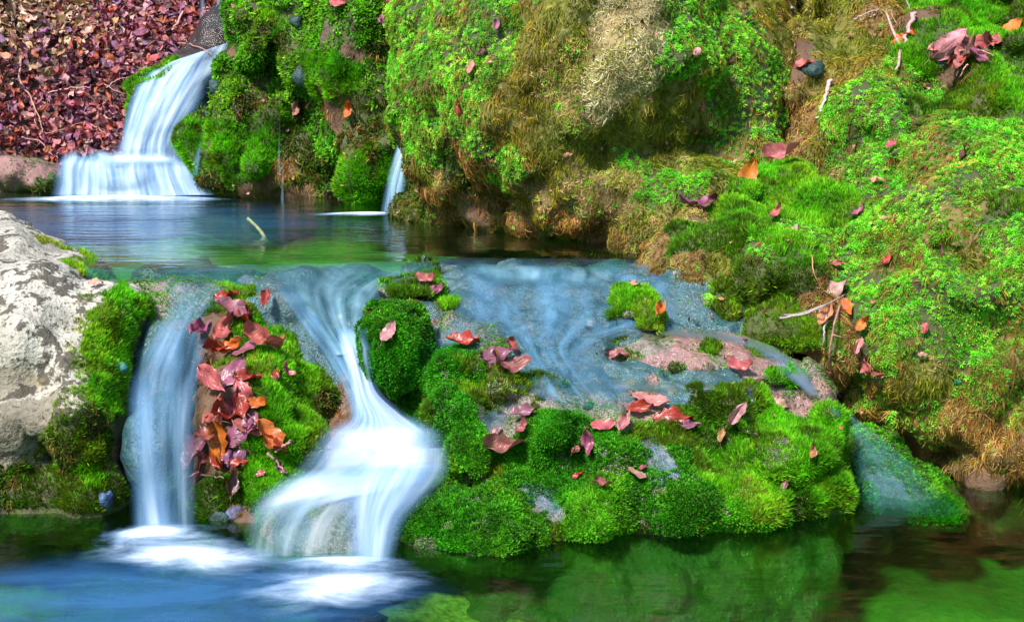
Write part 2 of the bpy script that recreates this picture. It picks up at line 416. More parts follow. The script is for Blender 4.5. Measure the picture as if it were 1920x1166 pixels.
# pale boulder at the left edge
SOL['boulder'] = rock('boulder', [
    El(20, 745, 3.85, 235, 312, .68, 0), El(-60, 675, 3.95, 240, 270, .7, -20), El(60, 870, 3.5, 130, 110, .3), El(95, 765, 3.52, 90, 100, .3), El(110, 620, 3.72, 120, 130, .42, -35), El(230, 585, 3.66, 72, 62, .2, 10), El(195, 660, 3.55, 62, 90, .2),
    El(180, 800, 3.38, 62, 130, .2), El(190, 920, 3.32, 55, 80, .16), El(90, 930, 3.4, 150, 75, .24), El(-120, 900, 3.6, 150, 160, .4),
    El(-260, 700, 4.0, 260, 300, .7),
], 0.014, 0.06, (0.035, 4.5), (0.01, 22.0))
# leaf covered knoll between the two chutes
SOL['knoll'] = rock('knoll', [
    El(500, 815, 3.48, 105, 175, .28), El(465, 650, 3.66, 66, 90, .17, -10), El(540, 700, 3.62, 70, 95, .16, -30), El(590, 735, 3.52, 48, 62, .13), El(560, 832, 3.3, 52, 34, .1),
    El(515, 905, 3.24, 64, 48, .12), El(420, 800, 3.36, 52, 120, .14), El(415, 930, 3.24, 42, 56, .12), El(440, 560, 3.72, 45, 22, .1), El(480, 960, 3.2, 60, 36, .1), El(400, 660, 3.58, 42, 60, .12),
], 0.011, 0.035, (0.02, 8.0), (0.01, 24.0))
# stepped mound in the middle
_zt = ztab([(2.6, -.5), (2.86, -.16), (2.95, -.02), (3.03, .10), (3.14, .19), (3.3, .275), (3.45, .34), (3.6, .41), (3.76, .462), (4.1, .40)])
def _mound(p):
    x = p[:, 0]
    yy = p[:, 1] - np.interp(x, [-.3, .0, .35, .8], [0.07, 0.06, .10, .23])
    e = (p[:, 2] - _zt(yy)) * 0.72
    xl = np.interp(p[:, 1], [2.9, 3.15, 3.3, 3.45, 3.7], [-.12, -.10, -.13, -.28, -.30]); xr = np.interp(p[:, 1], [3.0, 3.3, 3.45, 3.6], [.68, .76, .80, .62])
    e = -smin(-e, -(xl - x) * .9, .07); e = -smin(-e, -(x - xr) * .9, .07)
    return np.maximum(e, p[:, 1] - 4.0)
SOL['mound'] = rock('mound', [
    Fn(_mound, (-.45, 2.7, -.3), (1.0, 4.05, .62)),
    El(893, 985, 3.08, 142, 82, .2), El(752, 650, 3.47, 66, 92, .13), El(775, 545, 3.68, 62, 22, .1), El(880, 690, 3.42, 84, 40, .11), El(930, 725, 3.36, 60, 34, .09), El(860, 760, 3.32, 60, 55, .11),
    El(890, 850, 3.2, 56, 46, .1), El(1020, 830, 3.21, 92, 62, .1), El(1140, 845, 3.2, 56, 50, .08), El(1120, 950, 3.1, 78, 66, .12), El(1270, 950, 3.14, 110, 66, .13), El(1380, 930, 3.18, 110, 70, .14),
    El(1440, 850, 3.28, 118, 78, .16), El(1500, 920, 3.26, 90, 70, .15), El(1545, 790, 3.34, 32, 52, .09), El(1370, 755, 3.34, 72, 24, .06), El(830, 700, 3.4, 40, 60, .08),
], 0.0105, 0.018, (0.026, 8.0), (0.011, 26.0))
# rock sill under the chutes
def _sill(p):
    zt = np.interp(p[:, 1], [3.05, 3.2, 3.36, 3.5, 3.62, 3.75, 4.2], [-.8, -.36, .02, .27, .40, .452, .40])
    e = (p[:, 2] - zt) * 0.6; e = np.maximum(e, -1.05 - p[:, 0]); e = np.maximum(e, p[:, 0] - .5)
    return np.maximum(e, p[:, 1] - 4.15)
SOL['sill'] = rock('sill', [Fn(_sill, (-1.1, 3.1, -.3), (.55, 4.2, .55)), El(310, 850, 3.37, 72, 130, .16), El(330, 690, 3.56, 60, 70, .16), El(690, 840, 3.4, 110, 60, .18)], 0.014, 0.05, (0.02, 7.0), (0.01, 20.0),
    cuts=[El(640, 620, 3.5, 50, 70, .12, -20)])
SOL['dome'] = rock('dome', [El(640, 1010, 3.1, 172, 112, .2), El(720, 940, 3.2, 110, 60, .16)], 0.012, 0.05, (0.012, 6.0), (0.006, 22.0))
SOL['shelf'] = rock('shelf', [El(1290, 668, 3.57, 200, 50, .17, 3), El(1410, 690, 3.52, 110, 40, .13, 8)], 0.009, 0.03, (0.012, 9.0), (0.008, 30.0))
SOL['stream_stone'] = rock('stream_stone', [El(1172, 578, 3.64, 34, 24, .1), El(1200, 566, 3.68, 30, 24, .09), El(1215, 588, 3.6, 24, 14, .07), El(1148, 588, 3.6, 22, 12, .06)], 0.007, 0.015, (0.018, 14.0), (0.008, 30.0))
SOL['chute_rock'] = rock('chute_rock', [El(1625, 850, 3.55, 60, 60, .16, 25), El(1680, 905, 3.48, 105, 56, .2, 18), El(1740, 945, 3.42, 80, 26, .16, 8)], 0.011, 0.04, (0.014, 8.0), (0.008, 24.0))
SOL['fall_rock'] = rock('fall_rock', [El(330, 245, 6.25, 92, 120, .26, 12), El(370, 150, 6.4, 70, 60, .3, -25), El(250, 345, 5.98, 128, 36, .16), El(420, 120, 6.6, 60, 100, .25), El(180, 320, 6.1, 60, 30, .15), El(262, 150, 6.24, 30, 9, .08, -32)], 0.012, 0.05, (0.02, 6.0), (0.01, 20.0))
SOL['pale_stone'] = rock('pale_stone', [El(40, 325, 5.98, 72, 34, .16, 4), El(85, 340, 5.92, 30, 28, .1)], 0.012, 0.03, (0.015, 8.0), (0.008, 25.0))

# ------------------------------------------------------------------ ground: pool beds, banks and the hillside behind
def ground_z(x, y):
    y = np.where((y > 3.0) & (y < 5.2), np.maximum(np.minimum(3.3, y), y - np.interp(x, [.6, .95], [0, .6]) * np.interp(y, [3.0, 3.3, 4.6, 5.2], [0, 1, 1, 0])), y)
    z = np.interp(y, [-60, -1, .2, 1.0, 2.4, 3.3, 3.75, 5.7, 6.05, 7.3, 8.6, 14, 90], [6, .6, .25, -.22, -.30, -.26, .30, .30, .40, 1.42, 2.5, 4.5, 22])
    z = z + np.interp(x, [-60, -6, -2.9, -2.3, 3.0, 3.6, 7, 60], [16, 2.0, .35, 0, 0, .6, 2.2, 18])
    r = np.interp(x + .22 * (y - 3.6), [.7, 1.3, 2.2], [0, 1, 1]) * np.interp(y, [3.9, 5.2, 7], [0, .55, .2])
    return z + r
xs = np.unique(np.concatenate([np.linspace(-60, -3.2, 20), np.arange(-3.2, 3.4, .05), np.linspace(3.4, 60, 20)]))
ys = np.unique(np.concatenate([np.linspace(-60, 0, 16), np.arange(0, 8.6, .05), np.linspace(8.6, 90, 26)]))
gx, gy = np.meshgrid(xs, ys, indexing='ij'); g2 = np.stack([gx.ravel(), gy.ravel()], 1)
gz = ground_z(g2[:, 0], g2[:, 1]); g3 = np.column_stack([g2, gz])
gz = gz + .035 * fbm(np.column_stack([g2 * 4, np.zeros(len(g2))]), 5, 3) * np.interp(np.abs(g2[:, 0]), [0, 10], [1, 3]) + np.where(g2[:, 1] > 5.8, .10, 0) * fbm(np.column_stack([g2 * 1.6, np.zeros(len(g2))]), 9, 2)
GV = np.column_stack([g2, gz]); ny_ = len(ys); ii, jj = np.meshgrid(np.arange(len(xs) - 1), np.arange(ny_ - 1), indexing='ij')
b_ = (ii * ny_ + jj).ravel(); GQ = np.stack([b_, b_ + ny_, b_ + ny_ + 1, b_ + 1], 1)
TERRAIN.append((GV, GQ))
algae = np.clip(.5 + .9 * fbm(np.column_stack([GV[:, 0] * 1.6, GV[:, 1] * 4.2, np.zeros(len(GV))]), 41, 3), 0, 1)[:, None]       # algae patches on the pool bed
bed = np.where((GV[:, 1] < 5.75)[:, None], np.array([.06, .14, .025]) * (1 - algae) + np.array([.26, .40, .07]) * algae, np.array([.075, .035, .028]))
bed = np.where(((GV[:, 1] > 3.6) & (GV[:, 1] < 5.7))[:, None], np.array([.13, .27, .07]), bed)
bed = bed * (0.75 + .5 * (fbm(GV * 5, 3, 3)[:, None] * .5 + .5))
gr = tag(mesh_np('ground', GV, GQ, M_ROCK, cols=bed), 'dark leaf strewn earth bank and stony pool bed', 'ground', kind='structure')

# one tree for laying things on the solid ground
off = 0; allV = []; allQ = []; 
SKIP = [SOL[k][0] for k in ('stream_stone', 'ledge', 'knoll', 'left_cliff', 'pale_stone', 'boulder', 'right_slope', 'centre_cliff', 'upper_bank')]      # rocks the water runs behind, not over
wetV, wetQ, wo = [], [], 0
for V, Q in TERRAIN:
    if not any(V is k for k in SKIP): wetV.append(V); wetQ.append(Q + wo); wo += len(V)
WBVH = BVHTree.FromPolygons(np.concatenate(wetV).tolist(), np.concatenate(wetQ).tolist())
for V, Q in TERRAIN: allV.append(V); allQ.append(Q + off); off += len(V)
allV = np.concatenate(allV); allQ = np.concatenate(allQ)
BVH = BVHTree.FromPolygons(allV.tolist(), allQ.tolist())
CAM = Vector((0, 0, CAMZ))
def cast(px, py, far=40):
    d = Vector(ray(px, py)).normalized(); return BVH.ray_cast(CAM, d, far)
def hit(px, py):
    h_ = cast(px, py); return np.array(h_[0]) if h_[0] is not None else P(px, py, 5.0)


# ------------------------------------------------------------------ moss: sprig shapes
def kite(tilt, az, ln, wd, base=0.0, droop=0.0):
    """one leaflet: base, two shoulders, tip"""
    t, a = tilt, az
    ax = np.array([math.sin(t) * math.cos(a), math.sin(t) * math.sin(a), math.cos(t)])
    sd_ = np.array([-math.sin(a), math.cos(a), 0]); o = np.array([0, 0, base])
    m_ = o + ax * ln * 0.5; tip = o + ax * ln - np.array([0, 0, droop * ln])
    return [o, m_ + sd_ * wd / 2, tip, m_ - sd_ * wd / 2], [0, .6, 1, .6]
def ribbon(pts, wd, side):
    v = []; t = []
    n_ = len(pts)
    for i, p in enumerate(pts):
        ww = wd * (1 - 0.75 * i / (n_ - 1)); v += [p - side * ww / 2, p + side * ww / 2]; t += [i / (n_ - 1)] * 2
    return v, t, [(2 * i, 2 * i + 1, 2 * i + 3, 2 * i + 2) for i in range(n_ - 1)]
def template(kind, r):
    V, T, Q = [], [], []
    def addk(*a, **k):
        v, t = kite(*a, **k); b = len(V); V.extend(v); T.extend(t); Q.append((b, b + 1, b + 2, b + 3))
    def addr(pts, wd, side):
        v, t, q = ribbon(pts, wd, side); b = len(V); V.extend(v); T.extend(t); Q.extend([tuple(i + b for i in f) for f in q])
    if kind == 'cush':
        a0 = r.uniform(0, 6)
        for k in range(5): addk(r.uniform(.5, .9), a0 + k * 1.257 + r.uniform(-.3, .3), r.uniform(.75, 1.0), .42, base=r.uniform(0, .25))
        addk(r.uniform(0, .3), r.uniform(0, 6), 1.05, .4, base=.15)
    elif kind == 'fuzz':
        for k in range(7):          # plain narrow blades
            a, t = r.uniform(0, 6.28), r.uniform(.05, .6); o = np.array([r.uniform(-.35, .35), r.uniform(-.35, .35), 0]); b = len(V); q = r.uniform(0, 3.14)
            sd_ = np.array([math.cos(q), math.sin(q), 0]) * .095; tip = np.array([math.sin(t) * math.cos(a), math.sin(t) * math.sin(a), math.cos(t)]) * r.uniform(.7, 1.15)
            V.extend([o - sd_, o + sd_, o + tip]); T.extend([0, 0, 1]); Q.append((b, b + 1, b + 2))
    elif kind == 'feather':
        for k in range(5):
            a = r.uniform(0, 6.28); o = np.array([r.uniform(-.3, .3), r.uniform(-.3, .3), 0]); b = len(V)
            addk(r.uniform(.3, 1.1), a, r.uniform(.8, 1.2), .26, droop=r.uniform(.1, .35))
            for i in range(b, len(V)): V[i] = V[i] + o
    elif kind == 'star':
        a0 = r.uniform(0, 6)
        for k in range(6): addk(r.uniform(1.0, 1.35), a0 + k * 1.047 + r.uniform(-.25, .25), r.uniform(.8, 1.05), .27, base=.25, droop=.12)
        for k in range(4): addk(r.uniform(.35, .75), a0 + .5 + k * 1.57 + r.uniform(-.3, .3), r.uniform(.65, .85), .24, base=.3)
    elif kind == 'strand':          # x runs down the slope, z away from the rock
        for k in range(4):
            L_ = r.uniform(.7, 1.3); y0 = r.uniform(-.35, .35); y1 = y0 + r.uniform(-.25, .25); hh = r.uniform(.1, .4)
            pts = [np.array([L_ * t - .2, y0 + (y1 - y0) * t + r.uniform(-.03, .03), hh * (.25 + 1.1 * math.sin(min(t * 2.2, 2.6)))]) for t in (0, .3, .62, 1)]
            addr(pts, r.uniform(.08, .15), np.array([0, .8, .6 * r.choice([-1, 1])]))
    elif kind == 'dry':
        for k in range(5):
            a = r.uniform(0, 6.28); d_ = np.array([math.cos(a), math.sin(a), 0]); s_ = np.array([-d_[1], d_[0], .5]); o = np.array([r.uniform(-.5, .5), r.uniform(-.5, .5), r.uniform(.05, .2)])
            L_ = r.uniform(.6, 1.1); k_ = r.uniform(-.35, .35)
            addr([o, o + d_ * L_ * .5 + np.array([0, 0, r.uniform(.1, .3)]) + s_ * k_ * .3, o + d_ * L_ * .85 + s_ * k_], .11, s_ / np.linalg.norm(s_))
    return np.array(V), np.array(T), np.array(Q)
TR = random.Random(3)
TPL = {k: [template(k, TR) for _ in range(6)] for k in ('cush', 'fuzz', 'feather', 'star', 'strand', 'dry')}

# sort of moss: sprig shape, size (m), colours, name
SORT = {
    'cush':   ('cush', (.0075, .0115), [(.032, .210, .004), (.055, .290, .006), (.020, .140, .004), (.100, .380, .012)], 'cushion_moss', 7.5e4),
    'cushlt': ('cush', (.0080, .0125), [(.085, .330, .010), (.130, .400, .014), (.060, .260, .008)], 'cushion_moss', 6.5e4),
    'cushsm': ('cush', (.0030, .0060), [(.120, .300, .030), (.200, .340, .080), (.060, .220, .010), (.240, .260, .120)], 'cushion_moss', 7.0e4),
    'fuzz':   ('fuzz', (.0110, .0190), [(.130, .430, .008), (.200, .520, .012), (.075, .310, .006), (.300, .580, .03)], 'tufted_moss', 7.0e4),
    'fuzzdk': ('fuzz', (.0100, .0165), [(.090, .170, .006), (.060, .130, .005), (.130, .220, .008), (.110, .130, .010)], 'tufted_moss', 6.5e4),
    'fuzzye': ('fuzz', (.0090, .0150), [(.280, .400, .015), (.200, .340, .012), (.180, .200, .02)], 'tufted_moss', 6.5e4),
    'feather': ('feather', (.0130, .0220), [(.095, .300, .006), (.150, .400, .010), (.050, .190, .005), (.230, .480, .016)], 'feather_moss', 2.6e4),
    'featherdk': ('feather', (.0120, .0200), [(.050, .120, .006), (.090, .150, .008), (.090, .070, .015), (.03, .08, .004)], 'feather_moss', 2.6e4),
    'star':   ('star', (.0065, .0125), [(.140, .500, .018), (.230, .600, .030), (.065, .360, .014), (.340, .660, .085), (.040, .380, .036)], 'star_moss', 2.6e4),
    'strand': ('strand', (.012, .026), [(.210, .210, .012), (.150, .165, .010), (.300, .270, .025), (.270, .170, .022)], 'hanging_moss', 2.0e4),
    'brown':  ('strand', (.012, .027), [(.310, .155, .028), (.200, .095, .022), (.430, .250, .070), (.130, .062, .018)], 'hanging_moss', 2.0e4),
    'dry':    ('dry', (.012, .022), [(.430, .340, .150), (.560, .480, .270), (.300, .240, .080), (.220, .240, .040), (.600, .520, .330)], 'dry_moss', 2.8e4),
    'drydk':  ('dry', (.011, .021), [(.350, .270, .060), (.440, .280, .100), (.230, .240, .030), (.540, .390, .220)], 'dry_moss', 2.8e4),
}
RECIPE = {
    'cush': {'cush': .95, 'fuzzdk': .05}, 'cushlt': {'cushlt': .8, 'fuzz': .2}, 'fuzz': {'fuzz': .9, 'fuzzdk': .1}, 'fuzzdk': {'fuzzdk': .9, 'fuzz': .1}, 'fuzzye': {'fuzzye': .8, 'fuzz': .2},
    'feather': {'feather': .9, 'featherdk': .1}, 'featherdk': {'featherdk': .8, 'brown': .2},
    'thin': {'fuzzye': .3, 'cushsm': .2}, 'star': {'star': 1.0, 'strand': .22, 'brown': .10}, 'starsp': {'star': .55, 'strand': .42, 'brown': .36},
    'strand': {'strand': 1.0, 'fuzzdk': .12, 'drydk': .1}, 'brown': {'brown': 1.0, 'drydk': .3, 'star': .05}, 'dry': {'dry': 1.0, 'strand': .08}, 'drydk': {'drydk': .9, 'strand': .3, 'star': .12},
    'cushsmz': {'cushsm': .7, 'cushlt': .35}, 'none': {}, 'soil': {'brown': .12}, 'wet': {'cushsm': .9}, 'pale': {}, 'grey': {}, 'teal': {'cushsm': .04}, 'dark': {},
}
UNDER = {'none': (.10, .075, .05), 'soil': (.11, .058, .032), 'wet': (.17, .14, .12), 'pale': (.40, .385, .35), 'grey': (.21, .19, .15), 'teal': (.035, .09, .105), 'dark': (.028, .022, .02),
         'brown': (.19, .10, .036), 'strand': (.15, .14, .026), 'starsp': (.16, .11, .03), 'star': (.045, .055, .014), 'cush': (.03, .045, .010), 'fuzz': (.04, .06, .012), 'feather': (.05, .05, .014), 'thin': (.36, .33, .26), 'dry': (.25, .19, .09), 'drydk': (.13, .09, .035)}
WETPINK = (.24, .125, .12)

def classify(pts, zones, seed, soft=.55, freq=13.0):
    """nearest patch (own centre, reach) for each point, with ragged borders"""
    best = np.full(len(pts), 1e9); which = np.zeros(len(pts), int)
    j1 = fbm(pts * freq, seed, 3); j2 = fbm(pts * freq + 31.7, seed + 5, 3)
    for i, (c, r, t) in enumerate(zones):
        d = np.linalg.norm(pts - c, axis=1) / r + soft * (j1 if i % 2 else j2) * (1 if i % 3 else -1)
        m_ = d < best; best[m_] = d[m_]; which[m_] = i
    return which
def zone_list(z):
    out = []
    for px, py, r, t in z:
        p = hit(px, py); out.append((p, r * p[1] / F, t))
    return out
def frame_of(nrm, kind, r):
    n_ = len(nrm); up = np.array([0, 0, 1.0])
    a = {'cush': .25, 'fuzz': .45, 'feather': .25, 'star': .35, 'strand': 0, 'dry': 0}[kind]
    z = nrm * (1 - a) + up * a + r.normal(0, .16 if kind != 'strand' else .08, (n_, 3)); z /= np.linalg.norm(z, axis=1, keepdims=True)
    if kind == 'strand': ref = -up + r.normal(0, .45, (n_, 3))
    else: ref = r.normal(0, 1, (n_, 3))
    x = ref - (ref * z).sum(1, keepdims=True) * z; x /= np.linalg.norm(x, axis=1, keepdims=True) + 1e-9
    return np.stack([x, np.cross(z, x), z], 2)
NMOSS = 0
EYES = [CAM, CAM + Vector((-.45, 0, 0)), CAM + Vector((.45, 0, 0)), CAM + Vector((0, 0, .3))]
def grow(root, key, V, Q, zones, seed, keep=None, dens=1.0, soft=.55):
    """cover a rock with moss, sort by sort"""
    global NMOSS
    r = np.random.default_rng(seed)
    a, b, c, d = (V[Q[:, i]] for i in range(4)); cr = np.cross(c - a, d - b); ar = np.linalg.norm(cr, axis=1) / 2; fn = cr / (2 * ar[:, None] + 1e-12)
    cen = (a + b + c + d) / 4; px, py, f = to_px(cen); view = np.array([0, 0, CAMZ]) - cen; view /= np.linalg.norm(view, axis=1, keepdims=True)
    ok = (px > -110) & (px < 2030) & (py > -70) & (py < 1250) & ((fn * view).sum(1) > -.3) & (cen[:, 2] > -.05)
    for i in np.nonzero(ok)[0]:          # leave out what stays hidden from here and from a step to either side
        o_ = Vector(cen[i] + fn[i] * .035)
        for e in EYES:
            d_ = e - o_
            if BVH.ray_cast(o_, d_, d_.length)[0] is None: break
        else: ok[i] = False
    ar = np.where(ok, ar, 0); vn = normals(V, Q)
    dist = np.where(ok, cen[:, 1], 3.3); falloff = np.clip((3.3 / dist) ** 1.8, .22, 1.1)
    out = {}
    wsum = (ar * falloff); tot = wsum.sum(); n_ = int(tot * 8.5e4); fi = r.choice(len(ar), n_, p=wsum / tot)
    u, v = r.random((2, n_, 1)); pts = (a[fi] * (1 - u) + b[fi] * u) * (1 - v) + (d[fi] * (1 - u) + c[fi] * u) * v
    nn = (vn[Q[fi, 0]] * (1 - u) + vn[Q[fi, 1]] * u) * (1 - v) + (vn[Q[fi, 3]] * (1 - u) + vn[Q[fi, 2]] * u) * v
    nn /= np.linalg.norm(nn, axis=1, keepdims=True) + 1e-9
    if keep is not None:
        k_ = keep(pts, nn); pts, nn = pts[k_], nn[k_]
    zi = classify(pts, zones, seed, soft); zt = np.array([RECIPE_ID[z[2]] for z in zones])[zi]
    odd = fbm(pts * 9.5, seed + 21, 2)          # odd patches of another sort
    for a_, b_2, th in (('cush', 'fuzzdk', .6), ('cush', 'wet', -.82), ('fuzz', 'fuzzdk', .55), ('fuzz', 'fuzzye', -.78), ('star', 'starsp', .68), ('feather', 'featherdk', .5), ('brown', 'drydk', .5), ('drydk', 'strand', .55)):
        zt[(zt == RECIPE_ID[a_]) & ((odd > th) if th > 0 else (odd < th))] = RECIPE_ID[b_2]
    rnd = r.random(len(pts)) / np.clip(.85 + .75 * fbm(pts * 13, seed + 12, 2), .3, 1.5); lum = np.clip(1 + .42 * fbm(pts * 16, seed + 2, 2), .45, 1.6); hue = fbm(pts * 7, seed + 4, 2)
    for rid, rec in enumerate(RECIPES):
        m0 = np.nonzero(zt == rid)[0]
        if not len(m0) or not RECIPE[rec]: continue
        lo_ = 0.0
        for s, wgt in RECIPE[rec].items():
            p_ = wgt * SORT[s][4] * dens / 8.5e4
            m_ = m0[(rnd[m0] >= lo_) & (rnd[m0] < lo_ + p_)]; lo_ += p_
            if len(m_): out.setdefault(s, []).append(m_)
    by_name = {}
    for s, ms in out.items():
        kind, (s0, s1), pal, nm, _ = SORT[s]; m_ = np.concatenate(ms); pal = np.array(pal)
        var = r.integers(0, 6, len(m_)); col = pal[np.clip((r.normal(.35, .28, len(m_)) + .25 * hue[m_]) * len(pal), 0, len(pal) - 1).astype(int)]
        col = col * lum[m_][:, None] * r.uniform(.5, 1.45, (len(m_), 1)); col[:, 0] *= 1 + .25 * hue[m_]
        sc = r.uniform(s0, s1, len(m_)) * (pts[m_][:, 1] / 3.3) ** .45 * (1 + .3 * fbm(pts[m_] * 22, seed + 9, 1))
        Fm = frame_of(nn[m_], kind, r)
        for k in range(6):
            q = np.nonzero(var == k)[0]
            if not len(q): continue
            tv, tt, tq = TPL[kind][k]
            vv = np.einsum('nij,vj->nvi', Fm[q], tv) * sc[q][:, None, None] + (pts[m_][q] - nn[m_][q] * .002)[:, None, :]
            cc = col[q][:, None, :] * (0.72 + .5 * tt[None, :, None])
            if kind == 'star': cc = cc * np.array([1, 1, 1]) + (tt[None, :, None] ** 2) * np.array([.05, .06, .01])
            qq = tq[None] + (np.arange(len(q)) * len(tv))[:, None, None]
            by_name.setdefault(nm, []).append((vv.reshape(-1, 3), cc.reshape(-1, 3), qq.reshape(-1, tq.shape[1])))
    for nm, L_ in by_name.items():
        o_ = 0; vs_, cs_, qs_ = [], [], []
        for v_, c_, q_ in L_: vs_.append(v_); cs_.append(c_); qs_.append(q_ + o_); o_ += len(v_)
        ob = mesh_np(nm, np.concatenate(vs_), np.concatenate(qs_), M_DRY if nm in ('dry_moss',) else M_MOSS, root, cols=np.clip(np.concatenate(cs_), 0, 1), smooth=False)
        tag(ob, kind='stuff'); NMOSS += sum(len(x) * (x.shape[1] - 2) for x in qs_)
RECIPES = list(RECIPE); RECIPE_ID = {k: i for i, k in enumerate(RECIPES)}

def rock_thing(key, name, label, cat, zones, seed, material=None, dens=1.0, keep=None, core='rock', soft=.55):
    V, Q = SOL[key]; zl = zone_list(zones)
    base = V[np.argmin(V[:, 2])]; root = thing(name, label, cat, (V[:, 0].mean(), V[:, 1].mean(), V[:, 2].min()))
    zi = classify(V, zl, seed, soft); cols = np.array([UNDER.get(z[2], (.06, .075, .015)) if z[2] != 'pink' else WETPINK for z in zl])[zi]
    cols = cols.copy(); cols[V[:, 2] < ZL - .012] = (.035, .075, .022)          # algae below the waterline
    mesh_np(core, V, Q, material or M_ROCK, root, cols=cols)
    grow(root, key, V, Q, zl, seed, keep, dens, soft); return root
RECIPE['pink'] = {'cushsm': .22}; RECIPES.append('pink'); RECIPE_ID['pink'] = len(RECIPES) - 1

rock_thing('left_cliff', 'mossy_cliff', 'lumpy green moss cliff right of the upper waterfall, dripping at its foot', 'cliff', [
    (470, 40, 60, 'feather'), (440, 150, 50, 'feather'), (520, 120, 60, 'feather'), (590, 20, 60, 'feather'), (500, 30, 35, 'fuzz'), (640, 150, 50, 'fuzz'), (450, 300, 45, 'fuzz'), (520, 240, 40, 'fuzz'),
    (375, 250, 26, 'fuzz'), (690, 330, 40, 'fuzz'), (690, 60, 60, 'feather'), (560, 170, 40, 'feather'), (710, 150, 40, 'feather'), (700, 20, 50, 'feather'), (600, 240, 45, 'feather'), (740, 120, 30, 'feather'),
    (440, 95, 14, 'soil'), (660, 100, 24, 'soil'), (660, 200, 30, 'featherdk'), (710, 240, 38, 'featherdk'), (620, 200, 26, 'soil'), (580, 270, 30, 'featherdk'), (480, 190, 24, 'featherdk'),
    (540, 320, 30, 'brown'), (480, 368, 34, 'soil'), (560, 366, 34, 'soil'), (620, 372, 34, 'soil'), (610, 330, 34, 'featherdk'), (425, 350, 26, 'featherdk'), (745, 270, 26, 'feather'), (770, 330, 30, 'fuzz'), (620, 60, 22, 'none'), (530, 85, 20, 'featherdk'),
], 101)
rock_thing('centre_cliff', 'bulging_cliff', 'big bulging cliff with bright star moss, olive strands and a pale dry patch', 'cliff', [
    (850, 60, 70, 'star'), (860, 150, 70, 'star'), (810, 230, 45, 'star'), (920, 120, 50, 'star'), (780, 90, 50, 'star'), (800, 20, 60, 'star'), (1290, 50, 90, 'star'), (1380, 110, 70, 'star'), (1400, 220, 70, 'star'), (1250, 350, 42, 'star'), (1400, 290, 50, 'starsp'), (965, 305, 24, 'star'), (930, 30, 40, 'star'), (880, 230, 40, 'star'), (1180, 300, 26, 'star'),
    (960, 180, 45, 'strand'), (1000, 260, 45, 'strand'), (1290, 190, 46, 'strand'), (1340, 310, 50, 'strand'), (1060, 30, 50, 'strand'), (1200, 225, 50, 'strand'), (1250, 260, 50, 'strand'), (1000, 80, 40, 'strand'), (1120, 290, 40, 'strand'), (1440, 40, 40, 'strand'), (1220, 420, 36, 'strand'),
    (1180, 70, 80, 'dry'), (1150, 150, 56, 'dry'), (1200, 140, 40, 'dry'), (1090, 120, 48, 'drydk'), (1070, 200, 46, 'drydk'), (1080, 350, 70, 'drydk'), (1160, 390, 60, 'drydk'), (1030, 330, 40, 'drydk'), (1280, 310, 36, 'drydk'),
    (890, 330, 50, 'brown'), (830, 385, 40, 'brown'), (950, 410, 55, 'brown'), (1050, 430, 50, 'brown'), (1140, 450, 60, 'brown'), (850, 290, 34, 'featherdk'), (780, 390, 40, 'featherdk'), (1200, 470, 40, 'brown'), (880, 410, 36, 'soil'), (960, 445, 30, 'soil'), (1290, 430, 36, 'strand'), (920, 340, 26, 'star'),
], 102)
rock_thing('upper_bank', 'mossy_bank', 'grassy looking moss bank in the upper right corner', 'bank', [
    (1640, 220, 70, 'star'), (1600, 280, 50, 'star'), (1560, 200, 40, 'star'), (1680, 140, 50, 'star'), (1550, 40, 60, 'strand'), (1600, 90, 60, 'strand'), (1560, 130, 50, 'strand'), (1640, 40, 40, 'brown'),
    (1800, 50, 70, 'fuzz'), (1880, 20, 60, 'fuzz'), (1740, 100, 40, 'fuzz'), (1890, 115, 50, 'fuzz'), (1840, 170, 46, 'fuzzye'), (1910, 190, 50, 'fuzz'), (1770, 210, 52, 'fuzzdk'), (1830, 100, 40, 'fuzzdk'), (1720, 250, 40, 'featherdk'), (1700, 290, 40, 'star'),
    (1485, 200, 40, 'brown'), (1480, 100, 36, 'soil'), (1490, 320, 46, 'drydk'), (1500, 260, 36, 'brown'), (1530, 290, 36, 'strand'), (1790, 110, 34, 'soil'), (1720, 20, 36, 'soil'),
], 103)
rock_thing('ledge', 'mossy_ledge', 'stepped mossy ledge beside the stream, below the bulging cliff', 'rock', [
    (1390, 382, 56, 'fuzz'), (1500, 388, 52, 'fuzz'), (1480, 465, 50, 'fuzz'), (1430, 470, 30, 'star'), (1520, 440, 36, 'star'), (1400, 560, 80, 'fuzzdk'), (1300, 440, 50, 'fuzzdk'), (1360, 430, 46, 'fuzzdk'), (1440, 510, 44, 'fuzzdk'), (1330, 550, 34, 'star'), (1370, 600, 40, 'fuzzdk'), (1480, 620, 46, 'fuzzye'),
    (1255, 520, 46, 'brown'), (1285, 585, 40, 'brown'), (1230, 460, 36, 'brown'), (1290, 500, 36, 'brown'), (1530, 670, 36, 'brown'), (1530, 560, 40, 'brown'), (1560, 480, 40, 'starsp'), (1300, 405, 34, 'drydk'), (1350, 500, 30, 'strand'), (1500, 540, 40, 'fuzzdk'),
], 104)
